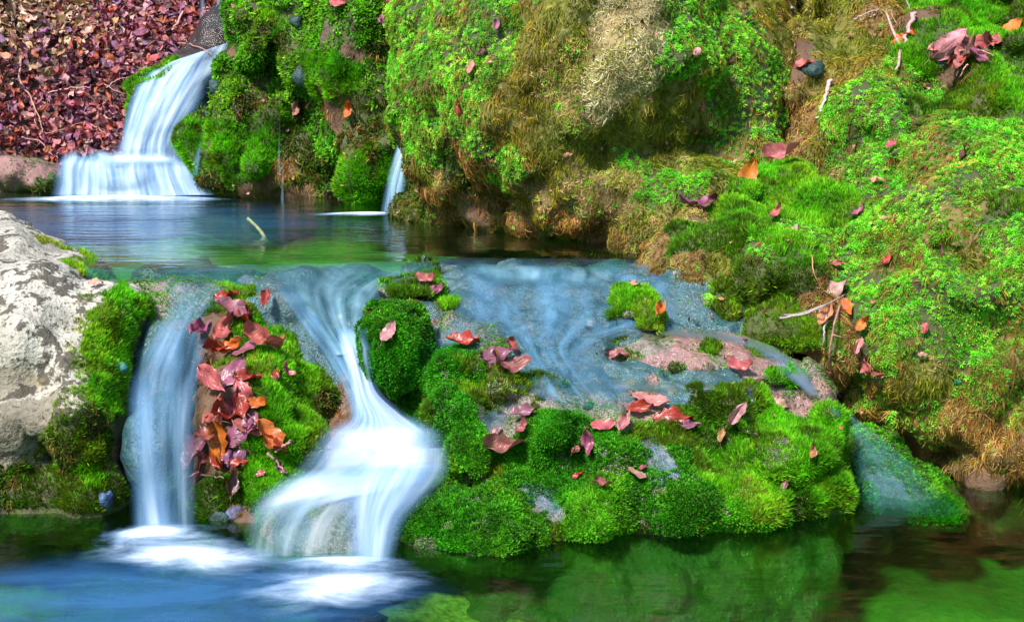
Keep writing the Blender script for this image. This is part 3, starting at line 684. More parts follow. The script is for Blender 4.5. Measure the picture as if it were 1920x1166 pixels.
rock_thing('right_slope', 'star_moss_boulder', 'large boulder under star moss at the right edge, brown strands overhanging the pool', 'boulder', [
    (1620, 560, 60, 'star'), (1700, 600, 80, 'star'), (1750, 520, 80, 'star'), (1850, 560, 80, 'star'), (1670, 680, 60, 'star'), (1800, 640, 60, 'star'), (1600, 640, 50, 'star'), (1700, 400, 70, 'star'), (1830, 340, 70, 'star'), (1890, 450, 60, 'star'), (1620, 430, 50, 'star'), (1780, 430, 60, 'starsp'), (1690, 480, 46, 'starsp'), (1640, 740, 46, 'starsp'), (1900, 620, 50, 'starsp'), (1890, 380, 40, 'fuzzdk'), (1750, 330, 46, 'starsp'), (1900, 280, 60, 'star'),
    (1720, 790, 60, 'starsp'), (1850, 720, 56, 'starsp'), (1740, 690, 46, 'strand'), (1800, 800, 70, 'brown'), (1870, 850, 80, 'brown'), (1760, 870, 60, 'brown'), (1880, 690, 36, 'brown'), (1640, 800, 40, 'brown'), (1690, 850, 40, 'starsp'), (1900, 780, 40, 'starsp'), (1850, 920, 60, 'soil'), (1580, 720, 40, 'starsp'), (1700, 740, 40, 'strand'), (1830, 480, 40, 'strand'), (1660, 560, 24, 'strand'),
], 105)
rock_thing('boulder', 'pale_boulder', 'pale limestone boulder with dark lichen spots and a mossy shoulder at the left edge', 'boulder', [
    (60, 520, 110, 'pale'), (60, 620, 100, 'pale'), (115, 590, 46, 'pale'), (20, 440, 60, 'pale'), (100, 480, 36, 'pale'), (110, 680, 30, 'pale'), (30, 720, 46, 'grey'), (50, 790, 50, 'grey'), (90, 750, 30, 'grey'), (30, 850, 40, 'grey'), (90, 850, 30, 'thin'), (140, 760, 36, 'thin'), (60, 890, 50, 'fuzzdk'), (125, 810, 40, 'fuzzdk'), (250, 620, 30, 'fuzz'), (235, 650, 36, 'fuzz'), (170, 520, 26, 'fuzzye'), (180, 690, 30, 'fuzzye'), (230, 780, 40, 'fuzz'), (220, 800, 30, 'featherdk'),
    (230, 555, 50, 'fuzz'), (275, 590, 36, 'fuzz'), (195, 500, 26, 'fuzzye'), (200, 600, 36, 'fuzzye'), (190, 655, 40, 'fuzzye'), (215, 690, 36, 'fuzz'), (160, 740, 26, 'fuzzye'), (200, 740, 36, 'fuzz'),
    (170, 800, 40, 'featherdk'), (190, 860, 46, 'fuzzdk'), (130, 940, 50, 'fuzzdk'), (210, 930, 40, 'fuzzdk'), (50, 950, 60, 'fuzzdk'), (20, 915, 40, 'featherdk'), (120, 850, 46, 'featherdk'), (150, 800, 36, 'fuzzdk'), (90, 910, 46, 'fuzzdk'), (170, 890, 30, 'fuzz'), (95, 455, 22, 'thin'), (150, 490, 26, 'thin'), (165, 560, 26, 'thin'), (150, 610, 26, 'thin'), (150, 690, 26, 'thin'), (130, 650, 18, 'thin'), (225, 850, 30, 'soil'),
], 106, M_BOULD, keep=lambda p, n_: p[:, 2] > .01)
rock_thing('knoll', 'mossy_knoll', 'mossy knoll between the two near chutes, carrying a heap of red leaves', 'rock', [
    (480, 600, 40, 'fuzz'), (520, 640, 46, 'fuzz'), (530, 740, 50, 'fuzz'), (560, 690, 36, 'fuzz'), (560, 830, 50, 'fuzz'), (500, 780, 40, 'fuzz'), (520, 910, 60, 'fuzz'), (470, 920, 40, 'fuzz'), (440, 560, 30, 'fuzzye'), (480, 690, 36, 'fuzzye'), (560, 640, 26, 'fuzzdk'),
    (615, 720, 36, 'fuzzdk'), (620, 770, 30, 'featherdk'), (590, 690, 26, 'fuzzdk'), (410, 930, 40, 'fuzzdk'), (420, 800, 46, 'soil'), (400, 720, 36, 'soil'), (400, 660, 36, 'soil'), (430, 850, 36, 'soil'), (420, 620, 26, 'soil'), (390, 870, 26, 'soil'), (440, 970, 26, 'soil'),
], 107)
rock_thing('mound', 'mossy_mound', 'stepped mound of deep green cushion moss washed by the stream, in the middle', 'rock', [
    (740, 620, 55, 'cush'), (760, 690, 60, 'cush'), (820, 720, 45, 'cush'), (870, 690, 50, 'cush'), (860, 780, 50, 'cush'), (890, 850, 60, 'cush'), (890, 960, 130, 'cush'), (820, 980, 70, 'cush'), (980, 990, 70, 'cush'), (1020, 840, 70, 'cush'), (1140, 850, 50, 'cush'), (1100, 800, 30, 'cush'), (1270, 970, 90, 'cush'), (1200, 940, 50, 'cush'), (1060, 900, 40, 'cush'),
    (1120, 930, 60, 'cushlt'), (1110, 990, 46, 'cushlt'), (1380, 960, 60, 'cushlt'), (860, 905, 40, 'cushlt'), (950, 720, 46, 'fuzzdk'), (900, 730, 36, 'fuzzye'), (775, 545, 46, 'fuzzdk'), (830, 560, 26, 'fuzz'), (1370, 750, 60, 'fuzzdk'), (1300, 800, 46, 'fuzzdk'), (1220, 810, 30, 'fuzzdk'),
    (1450, 820, 70, 'fuzz'), (1520, 860, 50, 'fuzz'), (1480, 900, 60, 'fuzz'), (1380, 850, 50, 'fuzz'), (1430, 950, 46, 'fuzzye'), (1560, 930, 46, 'fuzzye'), (1540, 780, 40, 'fuzz'), (1330, 890, 40, 'fuzz'), (1500, 950, 30, 'fuzzdk'),
    (960, 560, 60, 'teal'), (1060, 560, 60, 'teal'), (1000, 620, 60, 'teal'), (1080, 680, 60, 'teal'), (860, 610, 36, 'wet'), (950, 650, 36, 'wet'), (930, 800, 34, 'wet'), (960, 770, 30, 'wet'), (1212, 835, 15, 'wet'), (1240, 868, 22, 'wet'), (1268, 898, 20, 'wet'), (985, 918, 16, 'wet'), (1015, 942, 20, 'wet'), (1042, 970, 18, 'wet'), (1150, 770, 50, 'wet'), (1060, 750, 36, 'wet'), (1500, 740, 30, 'pink'), (1220, 760, 34, 'pink'), (1150, 600, 50, 'teal'), (1300, 720, 60, 'teal'), (1440, 725, 36, 'wet'), (700, 560, 20, 'wet'),
], 108, M_WET, keep=lambda p, n_: p[:, 2] > .004, soft=.95)
rock_thing('stream_stone', 'mossy_stone', 'small mossy stone standing in the stream below the bulging cliff', 'stone', [(1175, 562, 40, 'fuzz'), (1205, 575, 30, 'fuzzye'), (1180, 595, 14, 'wet')], 109, M_WET)
rock_thing('shelf', 'rock_shelf', 'flat pinkish wet rock shelf showing between two arms of the stream', 'rock', [(1290, 650, 90, 'pink'), (1400, 670, 70, 'pink'), (1200, 650, 40, 'wet'), (1190, 660, 30, 'fuzzdk'), (1330, 655, 30, 'fuzzdk'), (1420, 660, 36, 'fuzzye'), (1270, 690, 28, 'fuzzdk'), (1240, 640, 30, 'wet'), (1450, 650, 30, 'wet'), (1460, 700, 26, 'fuzz'), (1160, 640, 18, 'fuzzdk'), (1350, 680, 30, 'wet')], 110, M_WET, dens=.7)
rock_thing('dome', 'rounded_rock', 'smooth rounded rock under the lowest cascade', 'rock', [(600, 1000, 80, 'wet'), (560, 1010, 50, 'teal'), (700, 950, 60, 'wet')], 111, M_WET)
rock_thing('sill', 'rock_sill', 'wet rock sill over which the upper pool spills', 'rock', [(310, 700, 80, 'teal'), (600, 560, 80, 'teal'), (330, 560, 50, 'wet'), (700, 700, 60, 'soil')], 112, M_WET)
rock_thing('chute_rock', 'chute_rock', 'mossy wet rock under the teal chute beside the star moss boulder', 'rock', [(1640, 860, 40, 'cushsmz'), (1660, 920, 40, 'teal'), (1720, 920, 40, 'cushsmz'), (1770, 950, 46, 'cushlt'), (1690, 880, 40, 'cushsmz'), (1640, 930, 30, 'cushsmz')], 115, M_WET)
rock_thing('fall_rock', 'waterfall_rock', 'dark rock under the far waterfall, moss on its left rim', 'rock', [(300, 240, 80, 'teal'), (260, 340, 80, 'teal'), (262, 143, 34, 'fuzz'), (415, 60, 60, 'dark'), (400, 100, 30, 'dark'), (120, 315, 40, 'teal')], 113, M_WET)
rock_thing('pale_stone', 'streambank_stone', 'low pinkish stone with a dark mossy side, left of the far waterfall', 'stone', [(40, 305, 60, 'pink'), (70, 345, 26, 'featherdk'), (20, 350, 30, 'pink'), (100, 330, 20, 'wet')], 114)
print('MOSS TRIS', NMOSS, len(bpy.data.objects))

# ------------------------------------------------------------------ water
M_UP = m_pool('upper_pool_water', (.55, .90, .66), .09, 3.0, 22.0, .30, 1.25)
M_LOW = m_pool('lower_pool_water', (.42, .80, .36), .14, 5.0, 9.0, .35, .95)
def flat_pool(name, x0, x1, y0, y1, z, material, label):
    nx, ny = 60, 60; xs_ = np.linspace(x0, x1, nx); ys_ = np.linspace(y0, y1, ny); X, Yg = np.meshgrid(xs_, ys_, indexing='ij')
    V = np.stack([X.ravel(), Yg.ravel(), np.full(X.size, z)], 1); V[:, 2] += .003 * fbm(np.column_stack([V[:, :2] * 4, np.zeros(len(V))]), 2, 2)
    i_, j_ = np.meshgrid(np.arange(nx - 1), np.arange(ny - 1), indexing='ij'); b = (i_ * ny + j_).ravel()
    return tag(mesh_np(name, V, np.stack([b, b + ny, b + ny + 1, b + 1], 1), material), label, 'water', kind='structure')
def upper_pool():
    """the pool surface, its near edge following the uneven sill and rolling over it"""
    ex, ey = np.array([(-3.6, 3.6), (-.95, 3.68), (-.80, 3.68), (-.66, 3.72), (-.58, 3.77), (-.42, 3.80), (-.30, 3.77), (-.16, 3.90), (.0, 3.98), (.12, 3.93), (.26, 3.96), (.42, 3.88), (.9, 3.9)]).T
    xs_ = np.concatenate([np.linspace(-3.6, -1.1, 14), np.linspace(-1.05, .5, 110), np.linspace(.55, .9, 4)]); t = np.concatenate([np.linspace(0, .12, 12), np.linspace(.14, 1, 50)]); e = np.interp(xs_, ex, ey) + .018 * fbm(np.column_stack([xs_ * 7, xs_ * 0, xs_ * 0]), 6, 3)
    X = np.repeat(xs_[:, None], len(t), 1); Yg = e[:, None] + (6.6 - e[:, None]) * t[None]
    d = Yg - e[:, None]; Z = ZU - .045 * np.clip(1 - d / .16, 0, 1) ** 2 + .003 * fbm(np.column_stack([X.ravel() * 4, Yg.ravel() * 4, X.ravel() * 0]), 2, 2).reshape(X.shape)
    V = np.stack([X.ravel(), Yg.ravel(), Z.ravel()], 1); n1, n2 = X.shape; i_, j_ = np.meshgrid(np.arange(n1 - 1), np.arange(n2 - 1), indexing='ij'); b = (i_ * n2 + j_).ravel()
    return tag(mesh_np('upper_pool', V, np.stack([b, b + n2, b + n2 + 1, b + 1], 1), M_UP), 'still green and blue upper pool behind the rock sill', 'water', kind='structure')
upper_pool()
flat_pool('lower_pool', -6, 6, .2, 3.75, ZL, M_LOW, 'dark green lower pool in the foreground, blue on its left')

def crom(a, n_):
    """Catmull-Rom along axis 0"""
    a = np.asarray(a, float); k = len(a); t = np.linspace(0, k - 1, n_); i = np.minimum(t.astype(int), k - 2); u = (t - i).reshape(-1, *([1] * (a.ndim - 1)))
    p0 = a[np.maximum(i - 1, 0)]; p1 = a[i]; p2 = a[i + 1]; p3 = a[np.minimum(i + 2, k - 1)]
    return .5 * (2 * p1 + (p2 - p0) * u + (2 * p0 - 5 * p1 + 4 * p2 - p3) * u ** 2 + (3 * p1 - p0 - 3 * p2 + p3) * u ** 3)
def smooth2(a, it):
    for _ in range(it):
        b = np.pad(a, 1, mode='edge'); a = (b[1:-1, 1:-1] * 2 + b[:-2, 1:-1] + b[2:, 1:-1] + b[1:-1, :-2] + b[1:-1, 2:]) / 6
    return a
def sheet(name, rows, material, parent=None, nu=30, nv=60, gap=.012, edge=.18, ends=(.0, .0), lift=0.0, clamp=True, sm=4):
    """running water from rows of (left x, left y, right x, right y, depth left, depth right, strength) down the flow; lies on the rock where rock is in the way"""
    R_ = np.array(rows, float); S = crom(R_, nv); u = np.linspace(0, 1, nu)[None, :]
    px = S[:, 0:1] * (1 - u) + S[:, 2:3] * u; py = S[:, 1:2] * (1 - u) + S[:, 3:4] * u; Y = S[:, 4:5] * (1 - u) + S[:, 5:6] * u
    Y = Y - lift
    if clamp:
        H = np.full(Y.shape, 99.0)
        for i in range(nv):
            for j in range(nu):
                h_ = WBVH.ray_cast(CAM, Vector(ray(px[i, j], py[i, j])).normalized())[0]
                if h_ is not None: H[i, j] = h_[1] - gap - lift
        Y = smooth2(np.minimum(Y, H), sm); Y = np.minimum(Y, H + gap * .6)
    V = P(px, py, Y).reshape(-1, 3)
    e = np.clip(np.minimum(u, 1 - u) / max(edge, 1e-3), 0, 1); e = e * e * (3 - 2 * e); v = np.linspace(0, 1, nv)[:, None]
    en = np.clip(v / max(ends[0], 1e-6), 0, 1) * np.clip((1 - v) / max(ends[1], 1e-6), 0, 1)
    al = (S[:, 6:7] * e * en)
    ln = np.concatenate([[0], np.cumsum(np.linalg.norm(np.diff(P(px, py, Y).mean(1), axis=0), axis=1))]); wd = np.linalg.norm(np.diff(P(px, py, Y), axis=1), axis=2).sum(1)
    uv = np.stack([np.repeat(u, nv, 0) * wd.mean(), np.repeat(ln[:, None], nu, 1)], -1).reshape(-1, 2)
    i_, j_ = np.meshgrid(np.arange(nv - 1), np.arange(nu - 1), indexing='ij'); b = (i_ * nu + j_).ravel()
    return mesh_np(name, V, np.stack([b, b + nu, b + nu + 1, b + 1], 1), material, parent, uvs=uv, alpha=np.clip(al, 0, 1))
WHITE = (.92, .96, 1.0)
S_FALL = m_silk('silky_fall', (.12, .36, .80), (.74, .85, .95), 26, 2.0, .55, .99, .12, 0, (.3, .66))
S_VEIL = m_silk('thin_veil', (.30, .58, .95), (.86, .94, 1), 34, 2.2, .0, .75, .1, 3.1, (.42, .72))
S_CHUTE = m_silk('blue_chute', (.02, .11, .18), (.26, .52, .82), 22, 1.6, .26, .66, .2, 5.3, (.34, .72))
S_FILM = m_silk('film_of_water', (.01, .11, .22), (.22, .52, .86), 20, 2.4, .14, .52, .7, 7.7, (.38, .66), .35)
S_GREEN = m_silk('green_channel', (.03, .075, .05), (.10, .20, .20), 20, 3, .35, .7, .5, 2.2, (.35, .7))
S_LIP = m_silk('glassy_lip', (.03, .16, .22), (.36, .62, .80), 13, 1.6, .45, .85, .6, 9.4, (.42, .70), .2)
def falls(name, label, px, py, Y): o = thing(name, label, 'waterfall', P(px, py, Y)); o['kind'] = 'structure'; return o

# far fall: one long slide, then a low step
wf = falls('waterfall', 'silky far waterfall sliding over dark rock into the upper pool', 280, 370, 5.8)
main = [(345, 108, 432, 78, 6.5, 6.55, .9), (290, 128, 432, 96, 6.36, 6.42, 1), (255, 158, 425, 125, 6.22, 6.3, 1), (240, 195, 396, 165, 6.1, 6.18, 1), (229, 238, 364, 212, 6.02, 6.08, 1), (220, 272, 344, 255, 5.97, 6.02, 1), (212, 300, 344, 304, 5.93, 5.96, 1)]
sheet('water_sheet', main, S_FALL, wf, gap=.02, edge=.14, ends=(0, .12))
sheet('water_sheet', main, S_VEIL, wf, gap=.02, lift=.03, edge=.22)
step = [(115, 290, 372, 300, 5.98, 5.92, .8), (104, 302, 378, 312, 5.93, 5.88, 1), (100, 322, 386, 332, 5.88, 5.82, .85), (98, 346, 396, 350, 5.84, 5.79, .85), (92, 370, 408, 366, 5.80, 5.75, 1)]
sheet('water_sheet', step, S_FALL, wf, nu=40, nv=36, gap=.02, edge=.12, ends=(.3, 0))
sheet('water_sheet', step, S_VEIL, wf, nu=40, nv=36, gap=.02, lift=.03, edge=.15, ends=(.3, 0))
sheet('foam_sheet', [(190, 280, 330, 284, 6.0, 5.98, .5), (170, 296, 360, 300, 5.93, 5.92, 1), (150, 312, 372, 316, 5.88, 5.86, .4)], m_silk('step_foam', (.35, .58, .90), (.80, .88, .96), 9, 6, .4, .9, .05, 2.3, (.25, .6)), wf, nu=30, nv=20, gap=.02, lift=.04, edge=.35, ends=(.45, .5))
sheet('water_sheet', [(110, 284, 230, 278, 6.02, 5.98, .2), (108, 296, 250, 292, 5.95, 5.93, .9), (106, 310, 250, 308, 5.90, 5.88, .5)], S_VEIL, wf, nu=20, nv=16, edge=.2)
# thin fall in the dark recess behind it
wr = falls('trickle', 'thin blue trickle in the dark recess above the far waterfall', 390, 80, 6.6)
sheet('water_sheet', [(372, -30, 384, -30, 6.75, 6.75, .7), (371, 20, 385, 20, 6.72, 6.72, .6), (370, 60, 386, 60, 6.7, 6.7, .3)], S_VEIL, wr, nu=8, nv=20, edge=.4, clamp=False)
wr2 = falls('trickle', 'thin trickle right beside the cliff corner above the far waterfall', 408, 80, 6.6)
sheet('water_sheet', [(402, -30, 416, -30, 6.7, 6.7, .8), (401, 30, 414, 30, 6.65, 6.65, .7), (398, 86, 420, 84, 6.55, 6.55, .9)], S_VEIL, wr2, nu=8, nv=20, edge=.4, clamp=False)
# side spout from between the cliffs
ws = falls('side_waterfall', 'small blue spout falling between the two cliffs', 740, 392, 5.3)
spout = [(752, 232, 800, 228, 5.30, 5.2, .8), (744, 258, 792, 256, 5.22, 5.15, .95), (732, 300, 778, 298, 5.16, 5.1, .95), (721, 345, 764, 345, 5.13, 5.08, 1), (712, 400, 758, 400, 5.1, 5.06, 1)]
sheet('water_sheet', spout, S_CHUTE, ws, nu=14, nv=40, edge=.3, clamp=False)
sheet('water_sheet', spout, S_VEIL, ws, nu=14, nv=40, edge=.3, lift=.02, clamp=False)
wt = falls('side_trickle', 'narrow trickle down the cliff edge right beside the far waterfall', 370, 320, 5.75)
sheet('water_sheet', [(378, 236, 390, 236, 5.8, 5.8, .5), (372, 268, 384, 270, 5.74, 5.74, .9), (362, 300, 376, 302, 5.7, 5.7, .9), (360, 330, 372, 330, 5.68, 5.68, .6)], S_CHUTE, wt, nu=8, nv=24, edge=.3, gap=.03)
# drips under the left cliff
DRIPS = [(528, 300, 385, 5), (522, 215, 330, 4), (505, 330, 376, 3), (548, 325, 384, 3), (566, 335, 388, 3), (596, 345, 388, 3), (632, 342, 388, 3), (455, 330, 372, 2.5), (470, 320, 374, 2.5), (612, 350, 390, 2.5), (645, 350, 392, 2.5), (418, 310, 366, 2.5), (582, 338, 388, 2)]
for k, (x, y0, y1, wd_) in enumerate(DRIPS):
    o = falls('drip', 'thin thread of water dripping from the foot of the mossy cliff', x, y1, 5.6); o['group'] = 'threads of water under the mossy cliff'
    Yd = 5.58 if x < 560 else 5.5
    sheet('water_thread', [(x - wd_, y0, x + wd_, y0, Yd, Yd, .5), (x - wd_, (y0 + y1) / 2, x + wd_ * .8, (y0 + y1) / 2, Yd - .01, Yd - .01, .9), (x - wd_ * 1.2, y1, x + wd_ * 1.1, y1, Yd - .02, Yd - .02, .7)], S_VEIL, o, nu=5, nv=14, edge=.4, clamp=False)

# left near chute
wl = falls('left_chute', 'blue chute falling between the pale boulder and the leaf covered knoll', 310, 995, 3.1)
chute = [(300, 516, 470, 508, 3.80, 3.80, .35), (298, 534, 440, 530, 3.73, 3.73, .5), (308, 570, 425, 560, 3.64, 3.64, .7), (285, 620, 400, 625, 3.52, 3.54, .75), (258, 668, 388, 690, 3.40, 3.42, .8), (242, 725, 378, 745, 3.24, 3.26, .85), (240, 800, 374, 810, 3.14, 3.17, .85), (243, 890, 374, 895, 3.11, 3.13, .8), (246, 1000, 374, 1000, 3.08, 3.08, .95)]
sheet('water_sheet', chute, S_CHUTE, wl, nu=30, nv=90, gap=.012, edge=.2)
sheet('water_sheet', [(r_[0], r_[1], r_[2], r_[3], r_[4], r_[5], r_[6] * .5) for r_ in chute[2:]], S_VEIL, wl, nu=30, nv=60, gap=.012, lift=.02, edge=.25, ends=(.2, 0))
sheet('water_sheet', [(246, 690, 300, 700, 3.26, 3.28, .2), (236, 735, 298, 740, 3.2, 3.22, .45), (236, 830, 306, 830, 3.1, 3.12, .55), (240, 920, 326, 920, 3.07, 3.09, .6), (242, 1004, 350, 1004, 3.04, 3.04, .9)], S_FALL, wl, nu=20, nv=50, lift=.025, edge=.5, ends=(.3, 0))
# centre chute: glassy lip, then a white jet into a small basin, then over the rounded rock
wc = falls('centre_chute', 'white chute narrowing between the knoll and the mossy mound', 700, 800, 3.3)
lip = [(470, 498, 880, 486, 3.86, 3.86, .3), (505, 520, 800, 512, 3.76, 3.76, .6), (525, 548, 725, 540, 3.70, 3.70, .8), (560, 590, 695, 585, 3.62, 3.64, .9), (598, 630, 690, 628, 3.56, 3.58, .9), (628, 668, 700, 655, 3.52, 3.52, .9)]
sheet('glassy_lip', lip, S_LIP, wc, nu=40, nv=50, gap=.014, edge=.1, sm=8)
slide = [(500, 520, 560, 545, 3.74, 3.72, .5), (525, 560, 600, 590, 3.68, 3.64, .9), (560, 610, 640, 640, 3.6, 3.58, 1), (600, 660, 672, 690, 3.54, 3.5, 1), (640, 730, 700, 745, 3.46, 3.42, 1), (655, 790, 720, 795, 3.38, 3.34, 1)]
sheet('water_sheet', slide, S_CHUTE, wc, nu=24, nv=50, gap=.014, edge=.2, ends=(.1, 0))
jet = [(625, 616, 665, 610, 3.57, 3.57, .5), (632, 650, 690, 640, 3.50, 3.50, 1), (650, 700, 698, 690, 3.42, 3.42, 1), (655, 745, 716, 735, 3.36, 3.36, 1), (648, 785, 766, 775, 3.31, 3.30, .95), (605, 815, 822, 808, 3.25, 3.24, .9), (575, 845, 842, 838, 3.19, 3.18, 1), (550, 878, 846, 868, 3.12, 3.12, 1), (505, 912, 838, 898, 3.06, 3.08, 1), (474, 950, 806, 935, 3.0, 3.03, .95), (458, 985, 768, 975, 2.96, 2.98, .85), (450, 1020, 748, 1015, 2.92, 2.93, .85), (448, 1052, 740, 1052, 2.88, 2.89, .9)]
sheet('water_sheet', jet[:8], S_FALL, wc, nu=34, nv=80, gap=.015, edge=.42, ends=(.08, .15))
sheet('water_sheet', jet[:7], S_VEIL, wc, nu=26, nv=60, gap=.015, edge=.2, lift=.03, ends=(.2, .2))
wb = falls('lowest_cascade', 'white cascade spilling from a small basin over the rounded rock', 600, 1045, 2.9)
S_BASIN = m_silk('basin_foam', (.30, .55, .88), (.84, .90, .96), 9, 6, .6, .97, .05, 1.3, (.2, .55))
basin = [(625, 785, 800, 778, 3.33, 3.31, .6), (600, 805, 832, 803, 3.28, 3.26, 1), (585, 832, 842, 830, 3.22, 3.2, 1), (575, 862, 846, 856, 3.15, 3.14, 1), (545, 892, 846, 882, 3.09, 3.09, .9), (505, 920, 834, 905, 3.04, 3.05, .5)]
sheet('foam_sheet', basin, S_BASIN, wb, nu=40, nv=50, gap=.02, edge=.38, ends=(.25, .35), lift=.012, sm=8)
S_DOME = m_silk('dome_water', (.16, .34, .44), (.74, .86, 1.0), 20, 2.0, .18, .78, .25, 6.1, (.36, .68))
sheet('water_sheet', [r_[:6] + (r_[6] * .75,) for r_ in jet[6:]], S_DOME, wb, nu=50, nv=60, gap=.012, edge=.1)
sheet('water_sheet', [(640, 872, 846, 868, 3.12, 3.1, .8), (620, 900, 838, 895, 3.05, 3.07, 1), (620, 940, 806, 932, 2.99, 3.02, 1), (635, 985, 768, 975, 2.95, 2.97, .95), (650, 1056, 742, 1052, 2.87, 2.88, 1)], S_FALL, wb, nu=30, nv=50, gap=.012, lift=.02, edge=.5)
sheet('water_sheet', [(560, 880, 800, 872, 3.13, 3.11, .9), (490, 920, 800, 905, 3.05, 3.07, .9), (462, 960, 640, 940, 2.98, 3.02, .6), (455, 1000, 560, 980, 2.95, 2.98, .4)], S_BASIN, wb, nu=36, nv=40, gap=.012, lift=.012, edge=.25, ends=(.2, .5))

# film over the middle mound, from the lip to the moss
wm = falls('stream_film', 'thin blue sheet of water washing over the middle mound', 1050, 640, 3.4)
sheet('water_film', [(790, 482, 1240, 486, 3.92, 3.92, .25), (830, 500, 1245, 505, 3.80, 3.80, .6), (850, 525, 1268, 530, 3.74, 3.74, .9), (850, 556, 1275, 560, 3.66, 3.68, .95), (850, 590, 1285, 604, 3.58, 3.6, .95), (915, 622, 1180, 628, 3.5, 3.5, .95), (960, 655, 1120, 660, 3.44, 3.44, .95), (985, 700, 1150, 705, 3.38, 3.38, .95), (1000, 740, 1200, 745, 3.33, 3.33, .9), (1060, 775, 1210, 780, 3.28, 3.28, .7)], S_FILM, wm, nu=60, nv=90, gap=.011, edge=.1, ends=(0, .1), sm=6)
sheet('water_film', [(860, 575, 960, 585, 3.62, 3.6, .5), (830, 600, 950, 615, 3.56, 3.53, .8), (800, 630, 930, 640, 3.5, 3.48, .8), (790, 655, 860, 665, 3.45, 3.45, .4)], S_FILM, wm, nu=24, nv=30, gap=.012, edge=.2, ends=(.15, .25))
sheet('water_film', [(870, 492, 1150, 500, 3.82, 3.82, .3), (880, 505, 1160, 515, 3.76, 3.76, 1), (900, 535, 1140, 545, 3.70, 3.70, .5)], S_LIP, wm, nu=44, nv=24, gap=.02, edge=.1, ends=(.2, .3))
wg = falls('stream_channel', 'dark green arm of the stream curving round the rock shelf', 1300, 615, 3.5)
sheet('water_film', [(1090, 600, 1100, 640, 3.58, 3.5, .5), (1180, 604, 1180, 634, 3.58, 3.52, .9), (1280, 610, 1280, 636, 3.58, 3.53, .9), (1380, 625, 1370, 645, 3.54, 3.5, .9), (1460, 652, 1440, 672, 3.48, 3.44, .9), (1520, 700, 1480, 710, 3.42, 3.38, .9), (1545, 745, 1515, 745, 3.36, 3.34, .6)], S_GREEN, wg, nu=14, nv=70, gap=.006, edge=.45, ends=(.1, .05))
sheet('water_film', [(1440, 655, 1412, 664, 3.46, 3.43, .2), (1495, 675, 1450, 690, 3.44, 3.41, .9), (1525, 708, 1482, 715, 3.4, 3.37, .9), (1545, 748, 1520, 745, 3.36, 3.34, .5)], S_FILM, wg, nu=14, nv=40, gap=.008, edge=.4, ends=(.1, .1))
wg2 = falls('stream_channel', 'dark green arm of the stream in front of the rock shelf', 1200, 725, 3.35)
sheet('water_film', [(960, 705, 960, 750, 3.4, 3.32, .2), (1040, 705, 1040, 748, 3.4, 3.33, .8), (1150, 706, 1150, 740, 3.4, 3.34, .95), (1280, 712, 1280, 738, 3.4, 3.36, .95), (1400, 718, 1400, 738, 3.4, 3.37, .8), (1480, 722, 1480, 738, 3.4, 3.38, .2)], S_GREEN, wg2, nu=14, nv=60, gap=.006, edge=.45)
for rows in ([(1188, 792, 1214, 792, 3.28, 3.28, .4), (1196, 840, 1250, 836, 3.24, 3.24, .8), (1204, 878, 1286, 872, 3.2, 3.2, .8), (1214, 920, 1292, 912, 3.16, 3.16, .3)], [(900, 890, 956, 884, 3.16, 3.16, .3), (945, 915, 1020, 900, 3.13, 3.13, .7), (985, 945, 1054, 930, 3.1, 3.1, .8), (1030, 990, 1076, 975, 3.06, 3.06, .4)], [(885, 770, 965, 745, 3.34, 3.34, .3), (880, 795, 975, 775, 3.3, 3.3, .7), (885, 825, 960, 810, 3.26, 3.26, .3)]):
    o = falls('seep', 'thin wet seep glazing the bare rock between moss cushions', rows[1][0], rows[1][1], 3.2); o['group'] = 'seeps on the mound'
    sheet('water_film', rows, S_FILM, o, nu=14, nv=24, gap=.003, edge=.35, ends=(.2, .2), sm=1)
# right chute
wx = falls('right_chute', 'teal chute sliding down beside the star moss boulder into the lower pool', 1680, 965, 3.2)
S_TEAL = m_silk('teal_chute', (.02, .17, .15), (.16, .46, .50), 20, 2.4, .12, .60, .6, 4.4, (.36, .68), .45)
rch = [(1530, 735, 1560, 735, 3.45, 3.46, .4), (1560, 775, 1600, 775, 3.42, 3.44, .8), (1585, 815, 1655, 815, 3.38, 3.42, .9), (1590, 860, 1710, 860, 3.32, 3.38, .9), (1598, 910, 1765, 915, 3.24, 3.3, .9), (1604, 955, 1815, 950, 3.18, 3.2, .9), (1600, 985, 1830, 965, 3.12, 3.16, .3)]
sheet('water_sheet', rch, S_TEAL, wx, nu=30, nv=50, gap=.005, edge=.3, ends=(0, .3), sm=1)

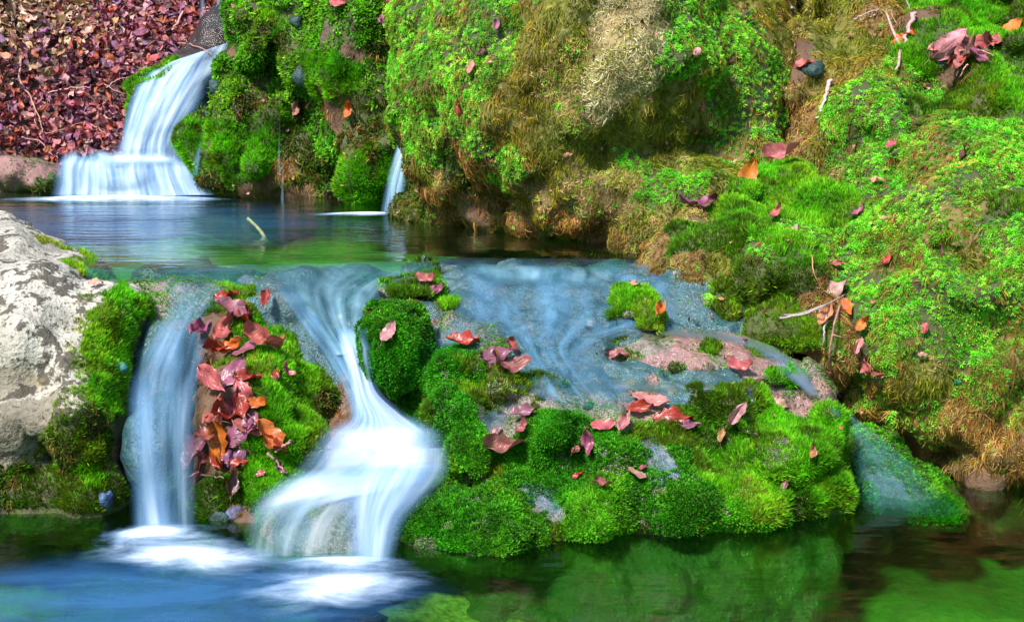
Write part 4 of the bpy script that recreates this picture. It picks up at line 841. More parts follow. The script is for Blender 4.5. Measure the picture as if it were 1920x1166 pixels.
# foam and broken water where the falls land, and a painted blue reflection
def m_foam(name, sc, white, thin, hi_, seed=0, amp=1.3):
    m, n, l = mat(name)
    pos = n.new('ShaderNodeNewGeometry').outputs[0]
    mp = n.new('ShaderNodeMapping'); mp.inputs['Scale'].default_value = sc; mp.inputs['Location'].default_value = (seed, seed, 0); mp.inputs['Rotation'].default_value = (0, 0, R(seed * 10)); l.new(pos, mp.inputs[0])
    a = noise_tex(n, l, mp.outputs[0], 1.0, 5, 0.6); n[-1].inputs['Distortion'].default_value = 0.5
    at = N(n, 'Attribute', attribute_name='alpha').outputs['Fac']
    k = mathn(n, l, 'ADD', at, mathn(n, l, 'MULTIPLY', mathn(n, l, 'SUBTRACT', a, 0.5), amp))
    al = ramp(n, l, k, [(0.10, (0, 0, 0)), (1.0, (1, 1, 1))])
    al = mathn(n, l, 'MULTIPLY', mathn(n, l, 'MULTIPLY', al, hi_), mathn(n, l, 'MULTIPLY', at, 2.2, True), True)
    cc = mixc(n, l, al, thin, white)
    d = n.new('ShaderNodeBsdfDiffuse'); l.new(cc, d.inputs[0])
    t = n.new('ShaderNodeBsdfTransparent')
    x = n.new('ShaderNodeMixShader'); l.new(al, x.inputs[0]); l.new(t.outputs[0], x.inputs[1]); l.new(d.outputs[0], x.inputs[2]); finish(n, l, x.outputs[0]); return m
M_FOAM = m_foam('white_foam', (8, 15, 1), (.82, .89, .96), (.14, .32, .62), .95, 0, 1.25)
M_SWIRL = m_foam('blue_broken_water', (4, 13, 1), (.035, .12, .28), (.008, .04, .11), .8, 2, 1.2)
M_BLUE = m_foam('painted_blue_reflection', (2, 9, 1), (.09, .25, .50), (.03, .11, .26), .30, 5, .9)  # blue reflection of sky and fall, painted on as diffuse colour
def foam(name, cx, cy, z, rx, ry, material, label, dome=0.0, rot=0.0, power=1.0):
    c = Pz(cx, cy, z); nr, na = 14, 48; V = []; al = []; Q = []
    for i in range(nr):
        q = i / (nr - 1)
        for j in range(na):
            a = 2 * math.pi * j / na; x, y = rx * q * math.cos(a), ry * q * math.sin(a); x, y = x * math.cos(rot) - y * math.sin(rot), x * math.sin(rot) + y * math.cos(rot)
            V.append((c[0] + x, c[1] + y, z + dome * (1 - q * q) ** 2)); al.append(min((1 - q) ** power, (1 - q) * 1.6))
    for i in range(nr - 1):
        for j in range(na):
            Q.append((i * na + j, (i + 1) * na + j, (i + 1) * na + (j + 1) % na, i * na + (j + 1) % na))
    return tag(mesh_np(name, V, Q, material, alpha=np.array(al)), label, 'foam', kind='stuff')
foam('broken_water_or_sheen', 300, 1120, .008, .62, .33, M_SWIRL, 'blue broken water spreading across the left of the lower pool', 0, .05, .55)
foam('foam', 345, 1040, .014, .30, .17, M_FOAM, 'white foam under the left chute', .008, -.35, 1.3)
foam('foam', 300, 1004, .024, .15, .10, M_FOAM, 'bright white splash at the foot of the left chute', .012, 0, 1.0)
foam('foam', 625, 1100, .014, .25, .19, M_FOAM, 'white foam in front of the rounded rock', .008, .3, 1.3)
foam('foam', 640, 1058, .024, .17, .07, M_FOAM, 'bright splash line at the foot of the lowest cascade', .01, 0, 1.0)
foam('broken_water_or_sheen', 200, 425, ZU + .005, 1.0, .95, M_BLUE, 'painted blue reflection over aerated water in front of the far waterfall', 0, 0, .8)
foam('foam', 215, 374, ZU + .006, .50, .14, M_FOAM, 'white foam where the far waterfall meets the upper pool', .015, 0, .7)
foam('foam', 690, 402, ZU + .006, .24, .07, M_FOAM, 'pale foam patch under the small side spout', .008)

# ------------------------------------------------------------------ fallen leaves
def leaf_mesh(seed, fold, bend, wave, width=.56, torn=0.0):
    r = random.Random(seed); nl, nw = 11, 7; V = []; UV = []; Q = []
    for i in range(nl):
        t = i / (nl - 1); wdt = width * (math.sin(math.pi * t ** .85) ** .75) * (1 - .25 * t)
        if i in (0, nl - 1): wdt = .012
        cz = bend * (t - .5) ** 2 * 1.6; tw = wave * .12 * math.sin(t * 5 + seed)
        for j in range(nw):
            s = (j / (nw - 1) - .5) * 2; x = s * wdt / 2
            if torn and abs(s) > .6 and r.random() < torn: x *= r.uniform(.6, .9)
            if abs(s) > .9: x *= 1 + (.07 if i % 2 else -.07)
            z = cz + fold * abs(x) * 1.1 + wave * math.sin(t * 11 + seed + s * 2) * abs(s) * .09 + r.uniform(-.016, .016) * (1 + wave) + tw * s
            z += .05 * wave * math.sin(7 * s + 6 * t + seed * 2)
            V.append((x * (1 - .28 * abs(fold)), t - .5 + r.uniform(-.012, .012), z)); UV.append((j / (nw - 1), t))
    for i in range(nl - 1):
        for j in range(nw - 1):
            a = i * nw + j; Q.append((a, a + 1, a + nw + 1, a + nw))
    return np.array(V), np.array(Q), np.array(UV)
LEAF = [leaf_mesh(1, .2, .2, .5, .6), leaf_mesh(2, .6, .3, .8, .62, .2), leaf_mesh(3, -.3, -.4, .9, .62, .25), leaf_mesh(4, 1.0, .6, 1.1, .66, .2), leaf_mesh(5, .1, -.2, 1.3, .66, .5), leaf_mesh(6, -.5, .5, 1.1, .58, .5), leaf_mesh(7, .3, .9, 1.0, .62, .3), leaf_mesh(8, .6, -.6, 1.5, .68, .6)]
def mesh_data(name, V, Q, UV, material):
    me = bpy.data.meshes.new(name); me.from_pydata(V.tolist(), [], Q.tolist()); u = me.uv_layers.new(name='UVMap'); u.data.foreach_set('uv', UV[Q.ravel()].astype(np.float32).ravel())
    me.polygons.foreach_set('use_smooth', np.ones(len(Q), bool)); me.materials.append(material); return me
LEAF_ME = [mesh_data('fallen_leaf', *l_, M_LEAF) for l_ in LEAF]; LEAF_WET = [mesh_data('wet_leaf', *l_, M_LEAFW) for l_ in LEAF]
def tube_data(name, pts, rad, material, n_=6):
    pts = np.array(pts, float); k = len(pts); rad = np.broadcast_to(rad, k); V = []; Q = []
    for i in range(k):
        t = pts[min(i + 1, k - 1)] - pts[max(i - 1, 0)]; t /= np.linalg.norm(t) + 1e-9; a = np.cross(t, [0.3, .2, 1]); a /= np.linalg.norm(a) + 1e-9; b = np.cross(t, a)
        for j in range(n_):
            q = 2 * math.pi * j / n_; V.append(pts[i] + rad[i] * (a * math.cos(q) + b * math.sin(q)))
    for i in range(k - 1):
        for j in range(n_): Q.append((i * n_ + j, i * n_ + (j + 1) % n_, (i + 1) * n_ + (j + 1) % n_, (i + 1) * n_ + j))
    V += [pts[0], pts[-1]]; e = len(V) - 2
    me = bpy.data.meshes.new(name); F_ = [tuple(q) for q in Q] + [(e, (j + 1) % n_, j) for j in range(n_)] + [(e + 1, (k - 1) * n_ + j, (k - 1) * n_ + (j + 1) % n_) for j in range(n_)]
    me.from_pydata([tuple(v) for v in V], [], F_); me.polygons.foreach_set('use_smooth', np.ones(len(F_), bool)); me.materials.append(material); return me
STALK = tube_data('stalk', [(0, -.5, .0), (.01, -.6, .02), (.04, -.72, .05)], [.012, .01, .008], M_WOOD, 5)
PINK, ORANGE, PURPLE, RED, BROWN, TAN, PALE = (.42, .115, .115), (.60, .14, .015), (.29, .085, .16), (.33, .035, .018), (.11, .035, .03), (.42, .20, .09), (.56, .26, .25)
def surf_frame(n_, ang):
    """axes with y along the image angle (0 = right, 90 = up) laid into the surface"""
    n_ = Vector(n_).normalized(); d = Vector((math.cos(R(ang)), .15 * math.sin(R(ang)), math.sin(R(ang)))); y = d - n_ * d.dot(n_)
    if y.length < .1: y = Vector((1, 0, 0)) - n_ * n_.x
    y.normalize(); x = y.cross(n_); return Matrix((x, y, n_)).transposed()
def leaf(px, py, ln_px, ang, col, shape, label, wet=False, up=.014, lean=(0, 0), stalk=True, group=None, face=.55):
    h_ = cast(px, py); p, n_ = (h_[0], h_[1]) if h_[0] is not None else (Vector(P(px, py, 4)), Vector((0, -.5, .8)))
    if n_.dot(CAM - p) < 0: n_ = -n_
    n_ = (n_ + (CAM - p).normalized() * face + Vector((0, 0, .3))).normalized()
    s = ln_px * p.y / F
    o = bpy.data.objects.new('fallen_leaf', (LEAF_WET if wet else LEAF_ME)[shape]); COL.objects.link(o)
    m3 = surf_frame(n_, ang) @ Matrix.Rotation(R(lean[0]), 3, 'X') @ Matrix.Rotation(R(lean[1]), 3, 'Y')
    o.matrix_world = Matrix.Translation(p + n_ * up) @ m3.to_4x4() @ Matrix.Diagonal((s, s, s, 1)); o.color = (*[c * (.8 if wet else 1.0) * random.uniform(.8, 1.15) for c in col], 1)
    tag(o, label, 'leaf', group)
    if stalk:
        k = bpy.data.objects.new('stalk', STALK); COL.objects.link(k); k.parent = o; k.color = (.22, .10, .07, 1)
    return o
# heap on the knoll, top to bottom
HEAP = [
    (424, 556, 50, 20, RED, 4, 'small dark red leaf at the very top of the knoll'), (498, 566, 44, 80, RED, 1, 'upright red leaf on the top right of the knoll'),
    (438, 592, 80, -20, PURPLE, 1, 'purple pink leaf just below the knoll top'), (420, 618, 66, 60, PINK, 6, 'pink leaf hanging over the wet edge near the knoll top'), (455, 606, 56, -70, RED, 3, 'small red curled leaf tucked under the purple one near the knoll top'),
    (365, 632, 66, 50, PURPLE, 1, 'lone dark purple leaf tilted in the left chute water'),
    (395, 662, 56, 10, RED, 3, 'glossy red curled leaf at the left of the heap, upper third'), (432, 658, 60, 30, ORANGE, 6, 'orange red curled leaf in the heap, upper third'), (462, 664, 66, 70, PURPLE, 0, 'flat purple leaf in the upper third of the heap'), (495, 655, 86, -15, PINK, 3, 'large pink leaf with a curled rim at the heap right edge'), (512, 660, 60, -30, TAN, 6, 'tan curled leaf tip at the heap right edge'),
    (392, 696, 74, 25, PURPLE, 4, 'wide purple leaf at the left edge of the heap'), (436, 704, 84, 50, PURPLE, 0, 'broad purple leaf in the middle of the heap, upper side'), (398, 722, 80, -50, PINK, 1, 'pink leaf pointing down at the left edge of the heap'), (466, 716, 60, 20, RED, 4, 'red leaf right of the broad purple one'), (530, 700, 34, -40, PINK, 6, 'tiny pink leaf on moss right of the heap'), (512, 706, 36, 70, RED, 4, 'small dark leaf half sunk in moss right of the heap'),
    (462, 740, 66, -60, PINK, 2, 'round pink leaf fragment in the heap centre'), (432, 752, 70, 80, PURPLE, 0, 'upright purple leaf in the heap centre'), (400, 775, 78, 60, PINK, 5, 'pink leaf at the left edge below the heap centre'), (428, 786, 76, 10, RED, 3, 'deep red curled leaf at the heap centre'), (458, 776, 66, -70, RED, 1, 'dark red folded leaf beside the deep red one'),
    (488, 766, 52, -5, ORANGE, 6, 'small bright orange leaf with a curled edge on the right of the heap'), (472, 790, 56, 80, PURPLE, 4, 'purple leaf under the small orange one'),
    (412, 836, 96, -80, ORANGE, 3, 'long bright orange curled leaf, brightest of the heap'), (384, 846, 96, 78, PURPLE, 1, 'long purple leaf hanging at the lower left of the heap'), (395, 812, 70, 40, PINK, 6, 'pink leaf above the long purple one'), (446, 820, 84, 15, PURPLE, 2, 'purple leaf crossing the lower heap'), (470, 806, 80, -10, PINK, 0, 'pink leaf at the lower right of the heap'),
    (500, 826, 90, -50, ORANGE, 1, 'rust leaf folded like a boat at the lower right of the heap'), (530, 842, 60, -20, RED, 3, 'red brown leaf at the far lower right of the heap'), (440, 850, 74, 60, PURPLE, 4, 'dark purple leaf at the bottom of the heap'), (414, 876, 54, -60, RED, 6, 'red leaf just under the bright orange one'), (388, 880, 60, 70, PINK, 5, 'pink leaf at the bottom left end of the heap'),
    (436, 905, 60, 85, BROWN, 1, 'dark brown leaf hanging below the heap'), (488, 892, 26, 40, PINK, 2, 'tiny pink fragment on the lower moss of the knoll'), (524, 880, 34, -60, PURPLE, 6, 'little purple fragment on the lower right moss of the knoll'), (450, 882, 40, 10, RED, 4, 'small red leaf on the moss below the heap'),
]
for k, (x, y, l_, a, c, s, lb) in enumerate(HEAP):
    leaf(x, y, l_ * .95, a, c, s, lb, wet=True, up=.012 + .016 * ((k * 7) % 4) / 3, lean=(random.uniform(-22, 22), random.uniform(-25, 25)), group='leaves heaped on the knoll')
ON_MOUND = [
    (729, 626, 56, 62, PALE, 0, 'single salmon leaf lying flat on the upper left cushion of the mound'), (800, 530, 46, -20, PINK, 6, 'pink leaf at the top of the mound'), (818, 545, 40, 40, PURPLE, 4, 'purple leaf at the top of the mound'),
    (870, 650, 74, -18, RED, 1, 'red leaf at the upper left of the trio on the middle cushion'), (925, 668, 84, 20, PURPLE, 2, 'purple leaf in the middle of the trio on the middle cushion'), (938, 692, 96, 8, PINK, 6, 'long pink leaf at the bottom of the trio on the middle cushion'), (955, 660, 44, -50, PINK, 3, 'small pink curl above the trio on the middle cushion'),
    (948, 842, 92, 8, PINK, 3, 'big salmon leaf curled like a bowl at the left of the mound'), (930, 815, 34, 60, PALE, 2, 'small pale fragment above the big bowl leaf'), (982, 806, 40, 70, PINK, 6, 'small pink fragment right above the big bowl leaf'), (985, 782, 60, 10, PURPLE, 1, 'dark purple leaf in the wet moss above the big bowl leaf'),
    (1130, 806, 60, 15, PINK, 0, 'pink leaf in the middle of the mound, left of an upright one'), (1168, 800, 56, 70, PALE, 1, 'upright pale pink leaf in the middle of the mound'), (1108, 836, 56, -75, PURPLE, 6, 'lilac leaf hanging below the pink one in the middle of the mound'), (1075, 838, 26, 50, PINK, 4, 'tiny leaf in cushion moss left of the lilac leaf'),
    (1216, 758, 84, -30, PALE, 0, 'long pale leaf beside the stream on the mound'), (1200, 772, 60, 5, RED, 1, 'dark red leaf under the long pale one'), (1262, 786, 88, 5, RED, 2, 'dark red leaf lying along the wet rock'), (1290, 800, 46, 10, PURPLE, 4, 'lilac leaf end right of the dark red one'), (1382, 778, 62, 50, PALE, 3, 'pale curled leaf on top of the bright tuft'),
    (1185, 894, 48, -30, PALE, 0, 'flat pale pink leaf on the wet slab of the mound'), (1131, 914, 40, -10, PINK, 3, 'pink curled leaf on the front tuft of the mound'), (1088, 896, 28, 30, RED, 4, 'small rust leaf above the front tuft'),
    (1525, 850, 34, 85, TAN, 6, 'tan leaf standing in the bright moss right of the mound'), (1470, 905, 30, 60, PALE, 5, 'small pale leaf in the shaded moss of the mound'), (1358, 820, 36, 85, TAN, 1, 'tan sliver in moss left of the bright tuft'), (1160, 668, 44, -10, PINK, 4, 'pink leaf lying on the left of the rock shelf'), (1385, 690, 60, -15, PINK, 6, 'pink purple leaf on the right of the rock shelf'), (1465, 760, 40, -30, PALE, 2, 'pale leaf by the stream at the mound top right'),
    (1232, 590, 54, 60, ORANGE, 1, 'orange leaf standing beside the small mossy stone'), (1190, 540, 30, 0, PALE, 4, 'pale leaf end on the small mossy stone'), (1205, 880, 20, 40, PINK, 2, 'tiny pink scrap on the wet slab'),
]
for x, y, l_, a, c, s, lb in ON_MOUND: leaf(x, y, l_ * .9, a, c, s, lb, wet=True, up=.016, lean=(random.uniform(-15, 15), random.uniform(-20, 20)), group='leaves on the stepped mound')
ON_RIGHT = [
    (1412, 338, 66, 62, ORANGE, 0, 'large orange leaf standing in the crevice right of the bulging cliff'), (1478, 308, 64, 5, PINK, 3, 'pink curled leaf lying in the crevice'), (1510, 122, 36, 0, PINK, 4, 'pink leaf high in the crevice'), (1300, 388, 50, 10, PURPLE, 5, 'purple brown leaf on the ledge left of the bright cushion'), (1330, 378, 40, 20, BROWN, 6, 'dark brown leaf beside the purple one on the ledge'),
    (1562, 548, 66, 40, PALE, 2, 'pale lilac leaf caught on the forked twig'), (1595, 580, 34, -60, ORANGE, 0, 'orange leaf right of the forked twig'), (1552, 600, 50, 75, TAN, 1, 'rust leaf hanging under the lilac one'), (1622, 608, 34, 45, ORANGE, 6, 'small orange leaf in star moss right of the twig'), (1600, 652, 34, 60, PALE, 3, 'pale tan leaf in star moss below the twig'), (1640, 690, 50, -25, PINK, 7, 'crumpled pink leaf in star moss'), (1735, 618, 24, 80, PINK, 4, 'small pink leaf in the middle of the star moss'), (1728, 664, 18, 0, PALE, 2, 'tiny pale scrap in the star moss'),
    (1780, 95, 74, 30, PALE, 2, 'big pale leaf at the left of the litter pocket'), (1812, 110, 60, 75, PINK, 1, 'pink leaf hanging from the litter pocket'), (1830, 88, 50, 10, PINK, 7, 'crumpled pink leaf in the litter pocket'), (1855, 80, 40, -20, BROWN, 5, 'brown leaf at the right of the litter pocket'), (1895, 62, 52, 40, ORANGE, 0, 'bright orange leaf right of the litter pocket'), (1696, 78, 44, 10, ORANGE, 4, 'orange leaf beside the pale stick'),
    (1675, 282, 28, 70, PINK, 1, 'pink leaf on the bank below the pale stick'), (1646, 345, 26, -30, PALE, 4, 'pale leaf above the star moss boulder'), (1610, 400, 30, 40, PURPLE, 5, 'purple leaf in the gap left of the star moss'), (1460, 405, 30, 60, PINK, 6, 'pink leaf between the two bright cushions'), (1490, 436, 24, 70, PALE, 4, 'pale sliver below the bright cushions'), (1565, 500, 24, 0, PINK, 4, 'small pink leaf above the lilac leaf'), (1668, 490, 26, 60, RED, 4, 'red scrap in the star moss, upper side'),
    (887, 130, 26, 70, PALE, 0, 'pale leaf on the bright star moss of the bulging cliff'), (905, 100, 22, 40, BROWN, 4, 'dark leaf above the pale one on the bulging cliff'), (930, 52, 26, 80, PURPLE, 1, 'purple leaf at the top of the bulging cliff'), (865, 205, 24, 85, RED, 4, 'reddish sliver low on the bright star moss'), (656, 205, 30, 80, ORANGE, 6, 'orange leaf in the hollow of the mossy cliff'), (548, 203, 34, 60, PALE, 0, 'pale leaf on the ridge of the mossy cliff'), (712, 38, 24, 60, PURPLE, 4, 'purple leaf near the top of the mossy cliff'), (585, 200, 14, 20, TAN, 4, 'tan scrap in the middle of the mossy cliff'), (735, 5, 30, 10, PINK, 2, 'pink leaf at the top edge between the cliffs'),
    (640, 8, 34, 10, PINK, 6, 'pink leaf at the top edge of the mossy cliff'), (1300, 98, 20, 60, PALE, 4, 'pale scrap on the right half of the bulging cliff'), (1316, 208, 20, 80, TAN, 5, 'tan scrap low on the right half of the bulging cliff'), (1064, 290, 16, 10, PALE, 2, 'grey scrap in the brown strands of the bulging cliff'), (1765, 480, 22, 80, BROWN, 5, 'brown leaf in the star moss below the ridge'), (1810, 290, 28, 60, BROWN, 4, 'dark brown leaf in moss under the ridge'), (182, 535, 26, 5, PALE, 2, 'pale scrap at the moss edge of the pale boulder'),
]
for x, y, l_, a, c, s, lb in ON_RIGHT: leaf(x, y, l_ * 1.1, a, c, s, lb, up=.05 if l_ > 60 else .018, face=1.6 if l_ > 60 else .6, lean=(random.uniform(-15, 15), random.uniform(-20, 20)), group='leaves scattered over the cliffs and banks')

# leaf litter on the bank at the upper left: the largest as leaves, the rest as one mass
def bank_point():
    return random.uniform(-30, 420), random.uniform(-30, 300)
LCOL = [(.33, .070, .080), (.24, .062, .13), (.20, .032, .032), (.38, .09, .045), (.07, .018, .03), (.50, .26, .26), (.26, .11, .22), (.40, .13, .17)]
LTAN = [(.52, .37, .23), (.42, .25, .13), (.58, .42, .32), (.28, .16, .08)]
def litter_col(px, py):
    t = min(1, max(0, 1.05 - math.hypot(px / 260, py / 180))) ; return random.choice(LTAN) if random.random() < t * 1.1 else random.choice(LCOL)
COL_WORD = dict(zip(LCOL + LTAN, ['brick red', 'plum', 'dark red', 'rust', 'blackish', 'pale pink', 'lilac', 'rose', 'straw', 'tan', 'cream', 'brown']))
SHAPE_WORD = ['flat', 'folded', 'arched', 'keeled', 'wavy', 'twisted', 'cupped', 'crumpled']
SEEN = set()
n_big = 0; NROCK = len(allQ) - len(GQ)          # faces of the tree from here on are open ground
cells = [(x, y) for x in range(-20, 420, 22) for y in range(-15, 295, 22)]
random.shuffle(cells)
for cx_, cy_ in cells:
    px, py = cx_ + random.uniform(-9, 9), cy_ + random.uniform(-9, 9)
    h_ = cast(px, py)
    if h_[0] is None or h_[2] < NROCK or h_[0].z < ZU or n_big >= 210: continue
    if px > 215 and py > 150: continue
    zone = ('top', 'upper part', 'middle', 'lower part', 'foot')[min(4, max(0, int(py // 58)))] + ' of the litter, ' + ('at the left edge', 'left of middle', 'right of middle', 'by the waterfall')[min(3, max(0, int(px // 105)))]
    for _ in range(30):         # no two alike in one corner of the bank
        colw = litter_col(px, py); shp = random.randrange(8); sz = random.uniform(18, 33)
        lb = ('small ' if sz < 22 else 'large ' if sz > 29 else '') + SHAPE_WORD[shp] + ' ' + COL_WORD[colw] + ' leaf in the ' + zone
        if lb not in SEEN: break
    SEEN.add(lb)
    o = leaf(px, py, sz, random.uniform(0, 360), colw, shp, lb, up=random.uniform(.02, .06), lean=(random.uniform(-45, 45), random.uniform(-45, 45)), stalk=False, group='leaves in the litter bank')
    n_big += 1
def litter_mass(name, pts_, label, parent=None):
    vs_, qs_, us_, cs_ = [], [], [], []; o_ = 0
    for p, n_, s, c in pts_:
        V, Q, U = LEAF[random.randrange(8)]
        V, Q, U = V.reshape(11, 7, 3)[[0, 3, 5, 8, 10]][:, ::3].reshape(-1, 3), None, U.reshape(11, 7, 2)[[0, 3, 5, 8, 10]][:, ::3].reshape(-1, 2)
        m3 = np.array(surf_frame(n_, random.uniform(0, 360)) @ Matrix.Rotation(random.uniform(-.9, .9), 3, 'X') @ Matrix.Rotation(random.uniform(-.9, .9), 3, 'Y'))
        vs_.append((V * s) @ m3.T + np.array(p)); us_.append(U)
        q = [(i * 3 + j, i * 3 + j + 1, i * 3 + j + 4, i * 3 + j + 3) for i in range(4) for j in range(2)]; qs_.append(np.array(q) + o_); o_ += 15; cs_.append(np.tile(np.array(c) * random.uniform(.6, 1.2), (15, 1)))
    return tag(mesh_np(name, np.concatenate(vs_), np.concatenate(qs_), M_LITTER, parent, cols=np.concatenate(cs_), uvs=np.concatenate(us_)), label, 'leaf litter', kind='stuff')
pts_ = []
while len(pts_) < 9000:
    x, y = (random.uniform(-3.0, -.9), random.uniform(5.9, 7.7)) if len(pts_) < 7600 else (random.uniform(-3.4, 2.2), random.uniform(5.9, 9.2))
    h_ = BVH.ray_cast(Vector((x, y, 8)), Vector((0, 0, -1)))
    if h_[0] is None or h_[2] < NROCK or h_[0].z < .5: continue
    px, py, f = to_px(np.array(h_[0])); pts_.append((h_[0] + h_[1] * random.uniform(.0, .035), h_[1], random.uniform(.03, .065), litter_col(float(px), float(py))))
litter_mass('leaf_litter', pts_, 'deep litter of red brown and tan leaves covering the bank at the upper left')

# ------------------------------------------------------------------ twigs and sticks
def twig(pts, r0, col, label, forks=(), group=None, name='twig', lift=.012, n_=14):
    """a stick through image points laid on what is there; (x, y, extra height)"""
    W = []
    for q in pts:
        p = hit(q[0], q[1]); d = np.array(CAM) - p; d /= np.linalg.norm(d); W.append(p + d * (lift + (q[2] if len(q) > 2 else 0)))
    W = crom(np.array(W), n_); k = len(W); W = W + rng.normal(0, r0 * .35, W.shape)
    base = W[0].copy(); o = bpy.data.objects.new(name, tube_data(name, W - base, np.linspace(r0 * .75, r0 * .35, k), M_WOOD)); COL.objects.link(o); o.location = base; o.color = (*col, 1); tag(o, label, 'twig', group)
    for f in forks:
        G = []
        for q in f:
            p = hit(q[0], q[1]); d = np.array(CAM) - p; d /= np.linalg.norm(d); G.append(p + d * (lift + (q[2] if len(q) > 2 else 0)))
        i0 = np.argmin(np.linalg.norm(W - G[0], axis=1)); G[0] = W[i0]
        G = crom(np.array(G), 8); c = bpy.data.objects.new('side_branch', tube_data('side_branch', G - base, np.linspace(r0 * .6, r0 * .3, 8), M_WOOD, 5)); COL.objects.link(c); c.parent = o; c.color = (*col, 1)
    return o
GREY, PINKW, DARKW = (.34, .27, .28), (.36, .17, .15), (.16, .10, .08)
twig([(1462, 596, .06), (1500, 590, .07), (1545, 573, .06), (1585, 552, .02)], .0042, GREY, 'pale forked twig sticking out left of the star moss boulder', [[(1545, 573, .06), (1500, 588, .06), (1470, 590, .05)]])
twig([(1582, 556, .02), (1568, 600, .03), (1556, 650, .02), (1558, 690, .01), (1572, 740, 0), (1610, 772, 0)], .0042, PINKW, 'long thin pinkish twig hanging down the edge of the star moss boulder', [[(1562, 625, .03), (1578, 632, .03)]])
twig([(1550, 590, .02), (1546, 625, .02), (1543, 650, .01)], .005, GREY, 'short grey twig hanging beside the long pinkish one')
twig([(1522, 478, .01), (1526, 510, .01), (1542, 545, .01)], .0028, TAN, 'thin dry stem above the forked twig')
twig([(1558, 150, .015), (1548, 180, .015), (1534, 220, .01)], .010, (.55, .36, .34), 'short stout pinkish stick leaning on the bank right of the crevice')
twig([(1718, 22, .02), (1705, 55, .02), (1692, 84, .02), (1682, 130, .01)], .011, (.44, .27, .25), 'pale thick stick at the top right beside an orange leaf', [[(1692, 84, .02), (1675, 60, .02), (1662, 24, .02)]])
twig([(1484, 14, .02), (1500, 22, .02), (1512, 20, .02)], .006, GREY, 'short grey stick at the top of the crevice')
twig([(1486, 60, .01), (1490, 85, .01), (1484, 100, .01)], .004, PALE, 'pale curled stem in the crevice')
twig([(1600, 38, .02), (1625, 25, .02), (1648, 18, .02)], .004, GREY, 'thin grey twig lying on the moss right of the crevice top')
twig([(1536, 300, .01), (1532, 325, .02), (1515, 345, .02), (1492, 358, .01)], .0025, TAN, 'thin arched stem beside the crevice leaves')
twig([(464, 410, .3), (480, 430, .3), (502, 455, .3)], .006, (.38, .40, .26), 'short pale green stick poking from the upper pool', name='stick') if False else None
a_ = Pz(502, 456, ZU - .02); b_ = P(464, 409, a_[1] + .03); ob = bpy.data.objects.new('stick', tube_data('stick', crom([np.zeros(3), (b_ - a_) * .5 + np.array([.008, 0, 0]), b_ - a_], 10), np.linspace(.007, .005, 10), M_WOOD)); COL.objects.link(ob); ob.location = a_; ob.color = (.20, .24, .12, 1); tag(ob, 'short pale green stick poking out of the upper pool', 'stick')
twig([(545, 826, .03), (530, 838, .03), (518, 846, .03)], .0055, PINKW, 'short red stick end at the lower right of the leaf heap')
twig([(505, 850, .03), (520, 866, .03), (540, 888, .02)], .005, PINKW, 'straight purple stick below the leaf heap')
twig([(480, 608, .02), (500, 630, .02), (516, 652, .02)], .0025, TAN, 'thin straw lying on the knoll moss above the heap')
twig([(378, 890, .02), (420, 896, .03)], .004, DARKW, 'dark stem under the bottom of the leaf heap')
BANK = [
    ([(40, 110), (38, 150), (62, 190), (66, 235)], .008, PINKW, 'pinkish twig running down the left of the litter bank'), ([(60, 190), (75, 225), (80, 250)], .005, TAN, 'thin fork of twig low on the litter bank'), ([(90, 174), (130, 166), (170, 164)], .005, PALE, 'thin pale twig lying across the litter bank'), ([(345, 18), (330, 45), (315, 75), (300, 95)], .009, PALE, 'pale curved stick near the top of the far waterfall'),
    ([(330, 40), (340, 65), (352, 80)], .006, PINKW, 'thin curved stick beside the pale one near the far waterfall'), ([(335, 82), (365, 86), (398, 102)], .006, PINKW, 'bent stick reaching over the top of the far waterfall'), ([(200, 165), (220, 150), (240, 146)], .004, PALE, 'arched stem left of the far waterfall'), ([(160, 228), (185, 242), (210, 262)], .006, PINKW, 'twig slanting to the foot of the far waterfall'),
    ([(85, 250), (120, 243), (155, 228)], .005, PINKW, 'twig low on the bank above the dark pool edge'), ([(40, 258), (75, 266), (98, 292)], .006, PINKW, 'twig bending down to the pinkish stone'), ([(140, 48), (160, 42), (180, 34)], .007, TAN, 'tan stick near the top of the litter bank'), ([(20, 20), (26, 40), (30, 60)], .006, DARKW, 'dark twig in the top left corner'), ([(262, 100), (290, 78), (318, 76)], .004, DARKW, 'dark thin twig above the moss rim of the far waterfall'), ([(196, 158), (215, 170), (235, 176)], .004, PINKW, 'pink twig under the arched stem'),
]
for pts, r0, c, lb in BANK: twig([(x, y, .03) for x, y in pts], r0, c, lb, lift=.03)

# ------------------------------------------------------------------ loose stones
def cobble(px, py, rx, ry, col, label, seed, sink=-.35, Y=None):
    r = np.random.default_rng(seed); p = hit(px, py) if Y is None else P(px, py, Y)
    nu, nv = 18, 12; V = []; Q = []
    for i in range(nv):
        t = math.pi * i / (nv - 1)
        for j in range(nu):
            a = 2 * math.pi * j / nu; V.append((math.sin(t) * math.cos(a), math.sin(t) * math.sin(a), math.cos(t)))
    V = np.array(V); V *= (1 + .26 * fbm(V * 1.2 + seed, seed, 3))[:, None]
    for i in range(nv - 1):
        for j in range(nu): Q.append((i * nu + j, (i + 1) * nu + j, (i + 1) * nu + (j + 1) % nu, i * nu + (j + 1) % nu))
    s = p[1] / F; V = V * np.array([rx * s, (rx + ry) / 2 * s, ry * s]); me_o = mesh_np('stone', V, Q, M_STONE); me_o.location = p + np.array([0, -(rx + ry) / 2 * s * sink, 0]); me_o.color = (*col, 1)
    return tag(me_o, label, 'stone')
DG = (.012, .045, .042)
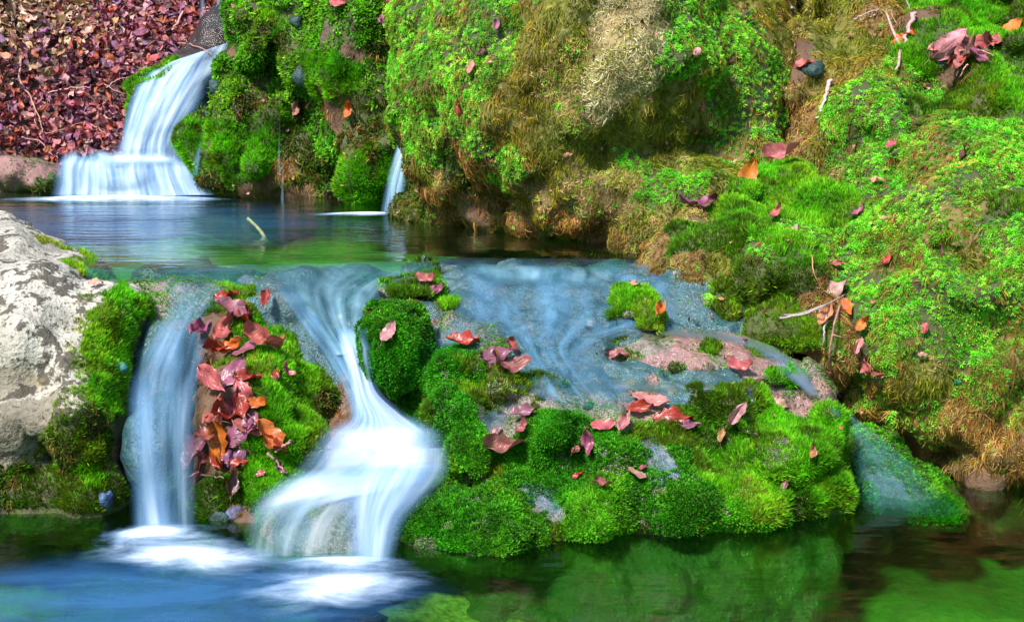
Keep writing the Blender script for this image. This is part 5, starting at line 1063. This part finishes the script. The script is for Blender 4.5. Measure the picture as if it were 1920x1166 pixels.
cobble(565, 145, 20, 22, DG, 'round dark teal stone set in the middle of the mossy cliff', 1); cobble(557, 43, 13, 13, DG, 'small dark teal stone near the top of the mossy cliff', 2); cobble(407, 165, 17, 16, DG, 'dark wet stone between the far waterfall and the mossy cliff', 3); cobble(388, 213, 8, 10, DG, 'little dark stone lower beside the far waterfall', 4)
cobble(410, 972, 26, 18, DG, 'glossy green stone at the foot of the knoll', 5); cobble(222, 690, 17, 13, (.03, .20, .15), 'teal pebble in moss at the edge of the left chute', 6); cobble(1526, 132, 20, 16, DG, 'dark green stone in the crevice beside a pink leaf', 7); cobble(440, 962, 18, 14, (.10, .10, .20), 'bluish pebble right of the glossy green stone', 8); cobble(1795, 715, 9, 9, (.01, .22, .10), 'tiny bright green pebble in the star moss', 9)
cobble(1870, 78, 8, 7, (.06, .07, .12), 'small dark pebble at the right end of the litter pocket', 10); cobble(195, 940, 18, 22, (.05, .10, .22), 'blue grey wet stone low on the pale boulder', 11); cobble(1770, 118, 16, 12, DG, 'dark green pebble under the litter pocket', 12)
# stones lying on the bed of the lower pool
for k, (x, y, z, rx, ry, c, lb) in enumerate([(1060, 1088, -.16, 125, 22, (.24, .30, .06), 'yellow green sunken slab in front of the mound'), (870, 1145, -.17, 170, 32, (.27, .26, .11), 'tan sunken slab at the bottom edge')]):
    c_ = Pz(x, y, z); o = cobble(x, y, rx, ry, c, lb, 40 + k, 0, c_[1]); o.name = 'sunken_stone'
# litter pocket, root ends and scraps
for k, (x, y, a, c, lb) in enumerate([(1762, 100, 20, PALE, 'pale leaf at the far left end of the litter pocket'), (1800, 84, 160, PINK, 'pink leaf along the top of the litter pocket'), (1822, 102, 60, BROWN, 'brown leaf in the centre of the litter pocket'), (1845, 98, 10, PALE, 'pale leaf right of centre in the litter pocket'), (1838, 112, 140, PURPLE, 'purple leaf at the bottom of the litter pocket'), (1866, 92, 80, PINK, 'pink leaf end near the dark pebble'), (1790, 118, 30, RED, 'red leaf under the big pale one in the litter pocket')]):
    leaf(x, y, 44, a, c, (k * 3 + 1) % 8, lb, up=.03, lean=(random.uniform(-30, 30), random.uniform(-30, 30)), group='leaves in the litter pocket')
for pts, c, lb in [([(1664, 2), (1672, 26), (1680, 44)], PINKW, 'thin pink root end left of the pale stick'), ([(1700, 2), (1706, 16), (1716, 30)], GREY, 'thin grey root end above the pale stick'), ([(1726, 4), (1732, 10), (1740, 18)], GREY, 'short grey root end right of the pale stick'), ([(1800, 96), (1830, 92), (1862, 104)], PALE, 'pale stem lying in the litter pocket'), ([(1815, 120), (1806, 132), (1800, 146)], PALE, 'pale stem dangling from the litter pocket')]:
    twig([(x, y, .03) for x, y in pts], .0035, c, lb)
pts_ = []
for k in range(170):
    px, py = random.uniform(400, 1910), random.uniform(5, 800)
    if px < 1250 and py > 440: continue
    h_ = cast(px, py)
    if h_[0] is None or h_[2] >= NROCK: continue
    pts_.append((h_[0] + h_[1] * .014, h_[1], random.uniform(.008, .019) * h_[0].y / 3.5, random.choice([PINK, BROWN, TAN, TAN, BROWN, PALE])))
litter_mass('leaf_scraps', pts_, 'tiny dry leaf scraps caught in the moss of the cliffs and banks')
